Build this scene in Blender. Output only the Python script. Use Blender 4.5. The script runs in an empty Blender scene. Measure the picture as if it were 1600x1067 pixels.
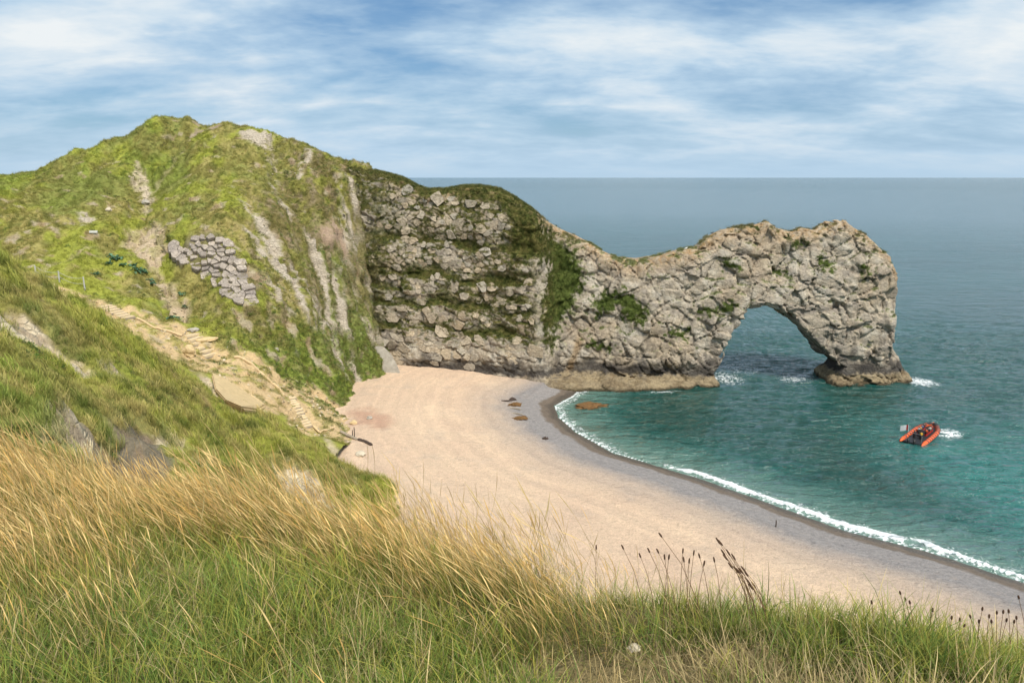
import bpy, bmesh, math, random
import numpy as np
from mathutils import Vector, Matrix, Euler

# ------------------------------------------------------------------ camera, sky, sun, exposure
S = bpy.context.scene
F, CX, CY, EYE = 1150.0, 800.0, 533.5, 52.0          # focal length and centre in photo pixels, eye height above the sea
PITCH = math.atan((CY - 277.0) / F)
cam_d = bpy.data.cameras.new('camera'); cam = bpy.data.objects.new('camera', cam_d)
S.collection.objects.link(cam); S.camera = cam
cam.location = (0, 0, EYE); cam.rotation_euler = (math.pi / 2 - PITCH, 0, 0)
cam_d.sensor_width = 36; cam_d.lens = F / 1600 * 36; cam_d.clip_start = 0.05; cam_d.clip_end = 90000

SUN_EL, SUN_AZ = math.radians(54), math.radians(152)  # azimuth clockwise from +Y (view direction)
world = bpy.data.worlds.new('World'); S.world = world; world.use_nodes = True
def build_world():
    nt = world.node_tree; N, L = nt.nodes, nt.links; N.clear()
    out = N.new('ShaderNodeOutputWorld'); bg = N.new('ShaderNodeBackground'); L.new(bg.outputs[0], out.inputs[0])
    bg.inputs['Strength'].default_value = 0.1
    sky = N.new('ShaderNodeTexSky'); sky.sky_type = 'NISHITA'; sky.sun_disc = False
    sky.sun_elevation = SUN_EL; sky.sun_rotation = SUN_AZ; sky.air_density = 1.0; sky.dust_density = 1.2; sky.ozone_density = 1.6
    tc = N.new('ShaderNodeTexCoord'); sep = N.new('ShaderNodeSeparateXYZ'); L.new(tc.outputs['Generated'], sep.inputs[0])
    def m(op, a, b=None, c=None, clamp=False):
        n = N.new('ShaderNodeMath'); n.operation = op; n.use_clamp = clamp
        for i, v in enumerate((a, b, c)):
            if v is None: continue
            if isinstance(v, (int, float)): n.inputs[i].default_value = v
            else: L.new(v, n.inputs[i])
        return n.outputs[0]
    # a cloud sheet overhead: view direction hits a level plane (softened towards the horizon)
    den = m('ADD', m('MAXIMUM', sep.outputs['Z'], 0.0), 0.22)
    u = m('DIVIDE', sep.outputs['X'], den); v = m('DIVIDE', sep.outputs['Y'], den)
    def noise(su, sv, scale, detail, rough, off, dist=0.0):
        c = N.new('ShaderNodeCombineXYZ'); L.new(m('MULTIPLY', u, su), c.inputs[0]); L.new(m('MULTIPLY', v, sv), c.inputs[1]); c.inputs[2].default_value = off
        n = N.new('ShaderNodeTexNoise'); n.inputs['Scale'].default_value = scale; n.inputs['Detail'].default_value = detail
        n.inputs['Roughness'].default_value = rough; n.inputs['Distortion'].default_value = dist; L.new(c.outputs[0], n.inputs['Vector'])
        return n.outputs['Fac']
    def ramp(f, pts):
        r = N.new('ShaderNodeValToRGB'); e = r.color_ramp.elements
        while len(e) < len(pts): e.new(0.5)
        for k, (p, c) in enumerate(pts): e[k].position = p; e[k].color = (*c, 1) if len(c) == 3 else c
        L.new(f, r.inputs[0]); return r.outputs[0]
    def mix(f, a, b, mode='MIX'):
        n = N.new('ShaderNodeMix'); n.data_type = 'RGBA'; n.blend_type = mode
        if isinstance(f, (int, float)): n.inputs[0].default_value = f
        else: L.new(f, n.inputs[0])
        for s, x in ((6, a), (7, b)):
            if isinstance(x, tuple): n.inputs[s].default_value = (*x, 1)
            else: L.new(x, n.inputs[s])
        return n.outputs[2]
    big = noise(0.55, 1.0, 0.55, 3, 0.5, 3.7, 0.3)
    mid = noise(0.75, 1.0, 2.0, 6, 0.55, 9.1, 0.2)
    wisp = noise(0.6, 1.0, 6.0, 4, 0.6, 1.3, 0.2)
    cover = m('ADD', m('ADD', m('MULTIPLY', big, 0.75), m('MULTIPLY', mid, 0.75)), m('MULTIPLY', wisp, 0.22))
    fac = ramp(cover, [(0.58, (0, 0, 0)), (0.74, (0.65, 0.65, 0.65)), (0.92, (1, 1, 1))])
    # clouds: blue-grey bases to white lit tops
    shade = m('ADD', m('MULTIPLY', mid, 0.8), m('MULTIPLY', wisp, 0.3))
    ccol = ramp(shade, [(0.38, (2.6, 4.0, 5.6)), (0.54, (4.2, 5.5, 6.7)), (0.74, (7.0, 7.3, 7.4))])
    haze = m('POWER', m('SUBTRACT', 1.0, m('MAXIMUM', sep.outputs['Z'], 0.0)), 22.0)
    blue = mix(1.0, sky.outputs[0], (.38, .62, .82), 'MULTIPLY')
    base = mix(m('MULTIPLY', haze, 0.7), blue, (3.0, 4.8, 6.6))
    cl = mix(fac, base, ccol)
    fin = mix(m('MULTIPLY', m('POWER', m('SUBTRACT', 1.0, m('MAXIMUM', sep.outputs['Z'], 0.0)), 17.0), 0.97), cl, (3.9, 5.25, 6.5))
    L.new(fin, bg.inputs['Color'])
build_world()
sun_d = bpy.data.lights.new('sun', 'SUN'); sun = bpy.data.objects.new('sun', sun_d); S.collection.objects.link(sun)
sun_d.energy = 4.0; sun_d.angle = math.radians(12); sun_d.color = (1.0, 0.93, 0.82)
_sv = Vector((math.sin(SUN_AZ) * math.cos(SUN_EL), math.cos(SUN_AZ) * math.cos(SUN_EL), math.sin(SUN_EL)))
sun.rotation_euler = _sv.to_track_quat('Z', 'Y').to_euler(); sun.location = (0, 0, 120)
S.view_settings.view_transform = 'Standard'; S.view_settings.look = 'None'
S.view_settings.gamma = 1.0; S.view_settings.use_curve_mapping = False
S.view_settings.exposure = 0.32
S.cycles.max_bounces = 5; S.cycles.diffuse_bounces = 2; S.cycles.use_adaptive_sampling = True; S.cycles.adaptive_threshold = 0.02; S.cycles.glossy_bounces = 2; S.cycles.transmission_bounces = 3
S.cycles.transparent_max_bounces = 6; S.cycles.use_denoising = True

# ------------------------------------------------------------------ helpers
rng = np.random.default_rng(7); random.seed(7)
COL = S.collection
_sp, _cp = math.sin(PITCH), math.cos(PITCH)
def ray(px, py):
    a, b = (px - CX) / F, (CY - py) / F
    return np.array((a, _cp + b * _sp, -_sp + b * _cp))
def at(px, py, Y):
    d = ray(px, py); t = Y / d[1]
    return np.array((d[0] * t, Y, EYE + d[2] * t))
def onz(px, py, z=0.0):
    d = ray(px, py); t = (z - EYE) / d[2]
    return np.array((d[0] * t, d[1] * t, z))

_ang = rng.random(256) * 2 * np.pi; _zz = rng.random(256) * 2 - 1
_G = np.stack([np.cos(_ang) * np.sqrt(1 - _zz**2), np.sin(_ang) * np.sqrt(1 - _zz**2), _zz], 1).astype(np.float32) * 1.5
def _hash(i, j, k, seed=0):
    h = (i.astype(np.uint32) * np.uint32(374761393)) ^ (j.astype(np.uint32) * np.uint32(668265263)) ^ (k.astype(np.uint32) * np.uint32(2147483647 - 1274126)) ^ np.uint32((seed * 3266489917) & 0xffffffff)
    h ^= h >> np.uint32(15); h *= np.uint32(2246822519); h ^= h >> np.uint32(13); h *= np.uint32(3266489917); h ^= h >> np.uint32(16)
    return h
def pnoise(x, y, z=None, seed=0):
    x = np.asarray(x, np.float32); y = np.asarray(y, np.float32); z = np.zeros_like(x) + np.float32(0.37) if z is None else np.asarray(z, np.float32)
    fx, fy, fz = np.floor(x), np.floor(y), np.floor(z); i, j, k = fx.astype(np.int64), fy.astype(np.int64), fz.astype(np.int64)
    dx, dy, dz = x - fx, y - fy, z - fz
    fade = lambda t: t * t * t * (t * (t * 6 - 15) + 10)
    u, v, w = fade(dx), fade(dy), fade(dz)
    r = 0
    for a in (0, 1):
        for b in (0, 1):
            for c in (0, 1):
                g = _G[_hash(i + a, j + b, k + c, seed) & np.uint32(255)]
                dot = g[..., 0] * (dx - a) + g[..., 1] * (dy - b) + g[..., 2] * (dz - c)
                r = r + dot * (u if a else 1 - u) * (v if b else 1 - v) * (w if c else 1 - w)
    return r
def fbm(x, y, z=None, oct=4, seed=0, gain=0.5, lac=2.03):
    r, a = 0, 1.0
    for o in range(oct):
        r = r + a * pnoise(x, y, z, seed + o * 17)
        x, y = x * lac + 3.1, y * lac - 1.7
        if z is not None: z = z * lac + 5.3
        a *= gain
    return r
def voronoi(x, y, z, seed=0, facet=False):
    """F1, F2 and a random number per cell, jittered grid"""
    x = np.asarray(x, np.float32); y = np.asarray(y, np.float32); z = np.asarray(z, np.float32)
    i, j, k = np.floor(x).astype(np.int64), np.floor(y).astype(np.int64), np.floor(z).astype(np.int64)
    f1 = np.full(x.shape, 9.0, np.float32); f2 = f1.copy(); cid = np.zeros(x.shape, np.float32); fc = np.zeros(x.shape, np.float32)
    for a in (-1, 0, 1):
        for b in (-1, 0, 1):
            for c in (-1, 0, 1):
                h = _hash(i + a, j + b, k + c, seed)
                jx = (h & np.uint32(1023)).astype(np.float32) / 1023; jy = ((h >> np.uint32(10)) & np.uint32(1023)).astype(np.float32) / 1023
                jz = ((h >> np.uint32(20)) & np.uint32(1023)).astype(np.float32) / 1023
                ex, ey, ez = i + a + jx - x, j + b + jy - y, k + c + jz - z
                d = np.sqrt(ex * ex + ey * ey + ez * ez)
                nw = d < f1
                if facet:
                    g = _G[(h >> np.uint32(5)) & np.uint32(255)]; fc = np.where(nw, ex * g[..., 0] + ey * g[..., 1] + ez * g[..., 2], fc)
                f2 = np.where(nw, f1, np.minimum(f2, d)); cid = np.where(nw, (_hash(i + a, j + b, k + c, seed + 91) & np.uint32(65535)).astype(np.float32) / 65535, cid)
                f1 = np.where(nw, d, f1)
    return (f1, f2, cid, fc) if facet else (f1, f2, cid)
def sstep(a, b, x):
    t = np.clip((x - a) / (b - a), 0, 1); return t * t * (3 - 2 * t)
def poly_sd(P, x, y):
    """signed distance to a closed polygon, negative inside"""
    P = np.asarray(P, float)[:, :2]; d = np.full(x.shape, 1e9); ins = np.zeros(x.shape, bool)
    for (ax, ay), (bx, by) in zip(P, np.roll(P, -1, 0)):
        ex, ey = bx - ax, by - ay; wx, wy = x - ax, y - ay
        t = np.clip((wx * ex + wy * ey) / (ex * ex + ey * ey + 1e-12), 0, 1)
        d = np.minimum(d, (wx - ex * t)**2 + (wy - ey * t)**2)
        c = (ay <= y) != (by <= y)
        with np.errstate(divide='ignore', invalid='ignore'):
            ins ^= c & (wx < ex * (wy / (ey if ey else 1e-12)))
    d = np.sqrt(d); return np.where(ins, -d, d)
def line_d(P, x, y):
    P = np.asarray(P, float)[:, :2]; d = np.full(x.shape, 1e9)
    for (ax, ay), (bx, by) in zip(P[:-1], P[1:]):
        ex, ey = bx - ax, by - ay; wx, wy = x - ax, y - ay
        t = np.clip((wx * ex + wy * ey) / (ex * ex + ey * ey + 1e-12), 0, 1)
        d = np.minimum(d, (wx - ex * t)**2 + (wy - ey * t)**2)
    return np.sqrt(d)

def link(o, parent=None):
    COL.objects.link(o)
    if parent is not None: o.parent = parent
    return o
def tag(o, label=None, cat=None, group=None, kind=None):
    if cat is not None and kind is None: kind = 'thing'
    for k, v in (('label', label), ('category', cat), ('group', group), ('kind', kind)):
        if v is not None: o[k] = v
    return o
def empty(name, loc=(0, 0, 0), rz=0.0):
    o = bpy.data.objects.new(name, None); o.location = loc; o.rotation_euler = (0, 0, rz); o.empty_display_size = 0.3
    return link(o)
def np_mesh(name, V, Fc, smooth=False, cols=None, attrs=None):
    me = bpy.data.meshes.new(name); V = np.asarray(V, np.float32); Fc = np.asarray(Fc, np.int32)
    n = Fc.shape[1]; me.vertices.add(len(V)); me.vertices.foreach_set('co', V.ravel())
    me.loops.add(Fc.size); me.loops.foreach_set('vertex_index', Fc.ravel())
    me.polygons.add(len(Fc)); me.polygons.foreach_set('loop_start', np.arange(0, Fc.size, n, dtype=np.int32))
    me.polygons.foreach_set('use_smooth', np.full(len(Fc), bool(smooth)))
    if cols is not None:
        a = me.attributes.new('col', 'FLOAT_COLOR', 'POINT'); c = np.ones((len(V), 4), np.float32); c[:, :3] = cols; a.data.foreach_set('color', c.ravel())
    for k, v in (attrs or {}).items():
        a = me.attributes.new(k, 'FLOAT', 'POINT'); a.data.foreach_set('value', np.asarray(v, np.float32).ravel())
    me.update(calc_edges=True)
    return me
def grid_faces(nx, ny):
    i = np.arange(nx * ny).reshape(ny, nx)
    return np.stack([i[:-1, :-1], i[:-1, 1:], i[1:, 1:], i[1:, :-1]], -1).reshape(-1, 4)
def lerp3(c, d, t):
    return c + (np.asarray(d, np.float32) - c) * np.asarray(t)[..., None]

class NT:
    """small shader-tree builder"""
    def __init__(s, name):
        s.m = bpy.data.materials.new(name); s.m.use_nodes = True; s.N, s.L = s.m.node_tree.nodes, s.m.node_tree.links; s.N.clear()
        s.out = s.N.new('ShaderNodeOutputMaterial')
        s.p = s.N.new('ShaderNodeBsdfPrincipled'); s.L.new(s.p.outputs[0], s.out.inputs[0])
    def set(s, k, v):
        if hasattr(v, 'is_linked') or hasattr(v, 'links'): s.L.new(v, s.p.inputs[k])
        else: s.p.inputs[k].default_value = (*v, 1) if isinstance(v, tuple) and len(v) == 3 else v
        return s
    def attr(s, n, out='Color'):
        a = s.N.new('ShaderNodeAttribute'); a.attribute_name = n; return a.outputs[out]
    def pos(s): return s.N.new('ShaderNodeNewGeometry').outputs['Position']
    def obj(s): return s.N.new('ShaderNodeTexCoord').outputs['Object']
    def math(s, op, a, b=0.0, clamp=False):
        n = s.N.new('ShaderNodeMath'); n.operation = op; n.use_clamp = clamp
        for i, v in enumerate((a, b)):
            if isinstance(v, (int, float)): n.inputs[i].default_value = v
            else: s.L.new(v, n.inputs[i])
        return n.outputs[0]
    def scale(s, v, xyz):
        n = s.N.new('ShaderNodeMapping'); s.L.new(v, n.inputs[0]); n.inputs['Scale'].default_value = xyz; return n.outputs[0]
    def noise(s, v, scale, detail=6, rough=0.6, dist=0.0):
        n = s.N.new('ShaderNodeTexNoise'); s.L.new(v, n.inputs['Vector']); n.inputs['Scale'].default_value = scale
        n.inputs['Detail'].default_value = detail; n.inputs['Roughness'].default_value = rough; n.inputs['Distortion'].default_value = dist
        return n.outputs['Fac']
    def voro(s, v, scale, feat='DISTANCE_TO_EDGE', rnd=1.0):
        n = s.N.new('ShaderNodeTexVoronoi'); n.feature = feat; s.L.new(v, n.inputs['Vector']); n.inputs['Scale'].default_value = scale
        n.inputs['Randomness'].default_value = rnd
        return n.outputs['Distance'] if 'Distance' in n.outputs and feat != 'COLOR' else n.outputs[0]
    def ramp(s, f, pts):
        r = s.N.new('ShaderNodeValToRGB'); e = r.color_ramp.elements
        while len(e) < len(pts): e.new(0.5)
        for k, (p, c) in enumerate(pts):
            c = (c, c, c) if isinstance(c, (int, float)) else c
            e[k].position = p; e[k].color = (*c, 1)
        s.L.new(f, r.inputs[0]); return r.outputs[0]
    def mix(s, f, a, b, mode='MIX'):
        n = s.N.new('ShaderNodeMix'); n.data_type = 'RGBA'; n.blend_type = mode
        for i, v in ((0, f), (6, a), (7, b)):
            if isinstance(v, (int, float)): n.inputs[i].default_value = v if i == 0 else (v, v, v, 1)
            elif isinstance(v, tuple): n.inputs[i].default_value = (*v, 1)
            else: s.L.new(v, n.inputs[i])
        return n.outputs[2]
    def bump(s, h, strength=0.5, dist=0.1, normal=None):
        n = s.N.new('ShaderNodeBump'); n.inputs['Strength'].default_value = strength; n.inputs['Distance'].default_value = dist
        s.L.new(h, n.inputs['Height'])
        if normal is not None: s.L.new(normal, n.inputs['Normal'])
        return n.outputs[0]

def simple_mat(name, col, rough=0.7, var=0.25, scale=3.0, bump=0.3, bd=0.02, spec=0.3):
    t = NT(name); o = t.obj()
    n = t.noise(o, scale, 6, 0.65)
    t.set('Base Color', t.mix(1.0, col, t.ramp(n, [(0.25, 1 - var), (0.75, 1 + var)]), 'MULTIPLY')).set('Roughness', rough).set('Specular IOR Level', spec)
    t.set('Normal', t.bump(t.noise(o, scale * 4, 5, 0.6), bump, bd))
    return t.m

# ------------------------------------------------------------------ shoreline
SHORE_PX = [(893, 619), (866, 634), (872, 652), (900, 676), (958, 708), (1085, 745), (1200, 785), (1320, 829), (1440, 859), (1520, 884), (1600, 911)]
SHORE = [onz(*p)[:2] for p in SHORE_PX]
SHORE = [np.array((22.0, 190.0))] + SHORE + [np.array((85.0, 76.0)), np.array((130.0, 50.0)), np.array((220.0, 20.0))]
LAND = SHORE + [np.array((220.0, -60.0)), np.array((-120.0, -60.0)), np.array((-120.0, 240.0)), np.array((22.0, 240.0))]
def shore_sd(x, y):            # >0 at sea, <0 on land
    return poly_sd(LAND, x, y)
def beach_z(x, y):
    s = -shore_sd(x, y)
    z = np.where(s > 0, 3.4 * (1 - np.exp(-np.maximum(s, 0) / 22.0)) + 0.012 * np.maximum(s, 0), s * 0.12)
    z = np.maximum(z, -4)
    z = z + 0.10 * fbm(x / 9.0, y / 9.0, oct=3, seed=5) * sstep(2, 14, s)
    return z

# ------------------------------------------------------------------ terrain (the hill, the near slope, the bank under the camera)
CP = []
def cp(px, py, Y): CP.append(at(px, py, Y))
def cw(x, y, z): CP.append(np.array((x, y, z), float))
# hill skyline
for p in [(-150, 290, 186), (-60, 281, 188), (0, 276, 190), (60, 268, 193), (95, 256, 195), (140, 240, 198), (190, 222, 201), (228, 204, 204), (245, 188, 205), (268, 187, 206), (300, 193, 206), (335, 200, 206), (375, 200, 205), (415, 208, 204), (450, 221, 203), (485, 229, 203), (520, 247, 202), (548, 262, 201), (575, 272, 201)]: cp(*p)
# hidden seaward side
for p in [(-150, 215, 30), (-132, 222, 32), (-115, 230, 36), (-98, 236, 42), (-80, 236, 40), (-60, 230, 30), (-45, 226, 24), (-36, 222, 18), (-100, 260, 5), (-60, 255, 0), (-30, 240, 0), (-160, 250, 5)]: cw(*p)
# face of the hill
for p in [(-150, 400, 150), (-60, 380, 158), (0, 330, 172), (0, 375, 160), (60, 300, 184), (60, 350, 168), (110, 290, 186), (130, 330, 174), (100, 390, 156), (170, 270, 190), (160, 370, 163), (225, 250, 193), (210, 300, 182), (215, 345, 171), (280, 230, 199), (290, 270, 189), (280, 320, 177), (330, 250, 193), (345, 300, 182), (350, 345, 171.5), (300, 365, 166.5), (300, 400, 161), (250, 400, 161), (190, 410, 154), (130, 425, 148), (230, 450, 151), (280, 460, 152), (330, 440, 157), (385, 400, 166), (375, 485, 149), (310, 500, 146), (400, 300, 185), (430, 260, 194), (470, 290, 191), (420, 350, 175), (440, 410, 170), (480, 350, 182), (470, 470, 164), (520, 320, 190), (525, 380, 184), (500, 430, 176), (540, 450, 181), (430, 520, 152), (500, 540, 163), (548, 520, 176), (560, 580, 174), (545, 612, 166), (480, 590, 153), (400, 550, 146), (350, 520, 143)]: cp(*p)
# foot of the hill, the path and the valley
PATH_PX = [(52, 432, 143), (100, 462, 141), (140, 481, 140), (205, 498, 139), (260, 520, 138), (292, 532, 138), (322, 556, 137), (372, 563, 138.5), (410, 585, 139), (447, 622, 136), (478, 668, 131), (520, 688, 129)]
for p in PATH_PX: cp(*p)
for p in [(0, 425, 142), (-80, 430, 140), (180, 512, 131), (240, 545, 128), (300, 580, 126), (350, 590, 129), (400, 630, 125), (440, 650, 127), (520, 640, 148), (560, 660, 142), (575, 700, 131), (600, 720, 126), (560, 720, 122), (620, 776, 107)]: cp(*p)
# hidden valley behind the near crest
for p in [(-66, 112, 27), (-55, 110, 23), (-46, 114, 17.5), (-82, 108, 32), (-100, 105, 37)]: cw(*p)
# near slope: crest, then what lies below it in the picture
for p in [(-150, 330, 74), (-60, 372, 77), (0, 407, 80), (40, 432, 82), (75, 455, 84), (115, 482, 86), (150, 505, 88), (200, 540, 91), (250, 570, 94), (300, 600, 98), (360, 632, 103), (420, 662, 109), (470, 690, 114), (520, 715, 114), (585, 755, 109)]: cp(*p)
for p in [(0, 470, 62), (60, 500, 63), (0, 520, 50), (-60, 560, 42), (90, 540, 61), (150, 560, 66), (0, 600, 37), (60, 620, 38), (0, 680, 26), (80, 690, 29), (130, 600, 52), (110, 640, 40), (160, 680, 36), (210, 720, 37), (200, 620, 56), (270, 640, 66), (260, 690, 50), (340, 680, 74), (330, 730, 58), (400, 700, 86), (400, 750, 66), (450, 740, 84), (470, 790, 70), (530, 770, 92), (520, 800, 80), (590, 790, 99)]: cp(*p)
# the steep ground under the bank, out of sight, and under the beach
for p in [(-12, 12, 46.5), (-6, 13, 44.5), (-3, 22, 37), (-9, 24, 40), (2, 14, 42), (10, 12, 41), (22, 14, 40), (40, 12, 40), (4, 30, 28), (15, 30, 24), (35, 30, 22), (-4, 45, 24), (-6, 70, 12), (8, 55, 6), (25, 50, 2), (50, 40, -2), (0, 80, -2), (-10, 95, -1), (20, 80, -4), (-14, 115, -1), (-24, 122, 0.6), (-22, 140, -1), (-24, 160, -1.5), (-30, 178, -1), (-10, 150, -4), (0, 180, -4), (10, 120, -5), (40, 100, -6), (-34, 190, 4), (-26, 205, -2), (-20, 15, 46), (-30, 25, 44.5), (-45, 45, 45), (-60, 60, 48), (-90, 60, 52)]: cw(*p)
CP = np.array(CP); CPC = 3.0
def _rbf_fit():
    X = CP[:, :2]; r2 = ((X[:, None] - X[None])**2).sum(-1); A = np.sqrt(r2 + CPC * CPC)
    n = len(X); M = np.zeros((n + 3, n + 3)); M[:n, :n] = A - 0.35 * np.eye(n); M[:n, n] = 1; M[:n, n + 1:] = X; M[n, :n] = 1; M[n + 1:, :n] = X.T
    b = np.zeros(n + 3); b[:n] = CP[:, 2]; return np.linalg.solve(M, b)
_W = _rbf_fit()
def rbf(x, y):
    sh = x.shape; x = x.ravel(); y = y.ravel(); r = np.empty(len(x)); n = len(CP)
    for s in range(0, len(x), 60000):
        e = slice(s, s + 60000)
        d = np.sqrt((x[e, None] - CP[None, :, 0])**2 + (y[e, None] - CP[None, :, 1])**2 + CPC * CPC)
        r[e] = d @ _W[:n] + _W[n] + _W[n + 1] * x[e] + _W[n + 2] * y[e]
    return r.reshape(sh)
# the bank the photographer stands on
def bank_edge(x): return np.interp(x, [-9, -4, -2, -1.0, 0, 0.6, 1.5, 3, 6], [7.5, 5.7, 4.9, 4.3, 3.5, 3.0, 2.75, 2.95, 3.6])
def bank_z(x, y):
    e = bank_edge(x); sl = np.interp(x, [-4, -1, 0.3, 0.9, 1.6, 2.3, 4], [0.19, 0.19, 0.14, 0.12, 0.14, 0.18, 0.22])
    z = 50.42 - sl * np.maximum(y, -3) - np.maximum(y - e, 0) * 0.62 - np.minimum(np.maximum(y - e, 0), 1.0)**2 * 0.15
    z = z + 0.09 * fbm(x / 1.1, y / 1.1, oct=4, seed=31) + 0.10 * pnoise(x / 2.3, y / 2.3, seed=32)
    return z
def rough(x, y):
    """humps, terracettes and gullies on the rough grass"""
    big = fbm(x / 13.0, y / 13.0, oct=4, seed=3)
    sm = fbm(x / 3.1, y / 3.1, oct=4, seed=8, gain=0.55)
    rid = 1 - np.abs(fbm(x / 6.5 + 2, y / 6.5, oct=3, seed=15)) * 2
    # runnels down the left flank of the hill, ribs of upturned beds across its right flank
    run = (1 - 2 * np.abs(pnoise(x / 9 + 0.4 * pnoise(x / 15, y / 15, seed=16), y / 55, seed=17))) * sstep(140, 165, y) * sstep(-70, -84, x)
    rib = (1 - 2 * np.abs(pnoise((y + .34 * x) / 4.2, (x - .34 * y) / 30, seed=18))) * sstep(-72, -62, x) * sstep(146, 156, y)
    hump = sstep(120, 105, y) * 1.35 * (1.1 * np.abs(pnoise(x / 10 + 3, y / 11, seed=22)) * 2 * sstep(20, 40, y) - .5 + 0.9 * np.abs(pnoise(x / 5.5 + y / 16, y / 7.5 - x / 16, seed=19)) * 2 + 0.55 * np.abs(pnoise(x / 2.2, y / 2.6, seed=20)) * 2 + 0.5 * pnoise(x / 3.2, y / 3.2, seed=21) - .9)
    return 0.9 * big + 0.42 * sm + 0.45 * rid + 1.6 * run + 0.8 * rib + hump
FORMS = [([(345, 262, 192), (345, 300, 182), (352, 345, 171.5), (385, 400, 164), (400, 470, 152)], 2.4, 7.0),        # the spur
         ([(200, 262, 194), (145, 310, 181), (90, 360, 165)], 1.6, 5.0), ([(120, 285, 189), (90, 305, 183), (40, 335, 172)], 1.4, 5.0),
         ([(212, 250, 194), (222, 300, 182), (228, 345, 171), (250, 400, 161), (285, 480, 150)], -2.8, 5.0),                               # the scree gully
         ([(190, 370, 163), (180, 410, 153)], -2.2, 7.0), ([(265, 235, 198), (275, 280, 187)], -1.8, 5.0),
         ([(440, 230, 200), (445, 300, 188), (480, 390, 177), (525, 490, 171), (552, 560, 170)], -2.6, 4.5),                              # gully on the right flank
         ([(505, 250, 201), (510, 330, 190), (545, 430, 183)], -2.0, 3.5), ([(400, 300, 185), (440, 400, 171), (500, 500, 163)], 1.6, 4.0)]
FORMS = [([at(*p)[:2] for p in L_], a, w) for L_, a, w in FORMS]
def landforms(x, y):
    r = np.zeros(x.shape); wob = 1.5 * fbm(x / 5, y / 5, oct=3, seed=55)
    for L_, a, w in FORMS: d = line_d(L_, x, y) + wob; r += a * np.exp(-(d / w)**2) * (1 if a < 0 else 1)
    return r
def height(x, y, detail=True):
    x = np.asarray(x, float); y = np.asarray(y, float)
    far = rbf(x, y)
    if detail:
        amp = sstep(9, 28, y) * (0.7 + 0.3 * sstep(40, 120, y))
        far = far + rough(x, y) * amp + landforms(x, y)
    w = sstep(7.5, 13.0, y - 0.25 * np.abs(x) * 0)
    return far * w + bank_z(x, y) * (1 - w) if np.any(w < 1) else far
_gx = np.arange(-150, 40, 1.0); _gy = np.arange(6, 230, 1.0)
_GX, _GY = np.meshgrid(_gx, _gy); _GH = np.maximum(height(_GX, _GY, False), beach_z(_GX, _GY))
def hlook(x, y):
    i = int(np.clip(round(x - _gx[0]), 0, len(_gx) - 1)); j = int(np.clip(round(y - _gy[0]), 0, len(_gy) - 1)); return _GH[j, i]
def hit(px, py, start=8.0):
    """where the sight line of a photo pixel meets the ground, as a point of the place"""
    d = ray(px, py); t = start
    while t < 260:
        p = d * t
        if EYE + p[2] < hlook(p[0], p[1]): return np.array((p[0], p[1], EYE + p[2]))
        t += 0.25
    return np.array((d[0] * 200, d[1] * 200, EYE + d[2] * 200))
def ground(x, y):
    a = np.array([float(x)]); b = np.array([float(y)])
    return float(np.maximum(height(a, b), beach_z(a, b))[0])

# ------------------------------------------------------------------ shared materials of the ground
def ground_mat():
    t = NT('grass_and_soil'); p = t.pos(); c = t.attr('col'); rk = t.attr('rock', 'Fac')
    n1 = t.noise(p, 2.2, 8, 0.7); n2 = t.noise(p, 9.0, 4, 0.6)
    v = t.ramp(n1, [(0.3, 0.72), (0.5, 1.0), (0.72, 1.3)])
    col = t.mix(1.0, c, v, 'MULTIPLY'); col = t.mix(1.0, col, t.ramp(n2, [(0.3, 0.85), (0.7, 1.15)]), 'MULTIPLY')
    t.set('Base Color', col).set('Roughness', 0.9).set('Specular IOR Level', 0.15)
    cr = t.voro(t.scale(p, (1, 1, 1.6)), 0.9); crk = t.ramp(cr, [(0.0, 0.0), (0.12, 1.0)])
    h = t.math('ADD', t.math('MULTIPLY', t.math('MULTIPLY', crk, rk), 0.8), t.math('ADD', n1, t.math('MULTIPLY', n2, 0.5)))
    t.set('Normal', t.bump(h, 0.9, 0.22)); return t.m
def rock_mat():
    t = NT('limestone'); p = t.pos(); c = t.attr('col'); g = t.attr('grass', 'Fac')
    ps = t.scale(p, (1.0, 1.0, 1.25))
    n0 = t.noise(ps, 0.35, 5, 0.6); n1 = t.noise(ps, 1.6, 8, 0.68, 0.3); n2 = t.noise(p, 7.0, 5, 0.65)
    col = t.mix(1.0, c, t.ramp(n0, [(0.3, (0.80, 0.79, 0.80)), (0.7, (1.18, 1.16, 1.1))]), 'MULTIPLY')
    col = t.mix(1.0, col, t.ramp(n1, [(0.3, 0.68), (0.5, 1.0), (0.7, 1.22)]), 'MULTIPLY')
    col = t.mix(1.0, col, t.ramp(n2, [(0.3, 0.86), (0.7, 1.14)]), 'MULTIPLY')
    t.set('Base Color', col).set('Roughness', 0.92).set('Specular IOR Level', 0.12)
    c1 = t.ramp(t.voro(t.mix(0.35, ps, t.noise(p, 0.8, 3, 0.5), 'ADD'), 0.85), [(0.0, 0.0), (0.07, 0.8), (0.2, 1.0)])
    c2 = t.ramp(t.voro(t.scale(p, (1, 1, 1.7)), 2.3), [(0.0, 0.0), (0.10, 0.9), (0.3, 1.0)])
    h = t.math('ADD', t.math('ADD', t.math('MULTIPLY', c1, 0.55), t.math('MULTIPLY', c2, 0.25)), t.math('ADD', t.math('MULTIPLY', n1, 0.6), t.math('MULTIPLY', n2, 0.25)))
    t.set('Normal', t.bump(h, 0.85, 0.35)); return t.m
GROUND_M, ROCK_M = ground_mat(), rock_mat()
def vcol(*c): return np.array(c, np.float32)

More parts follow.
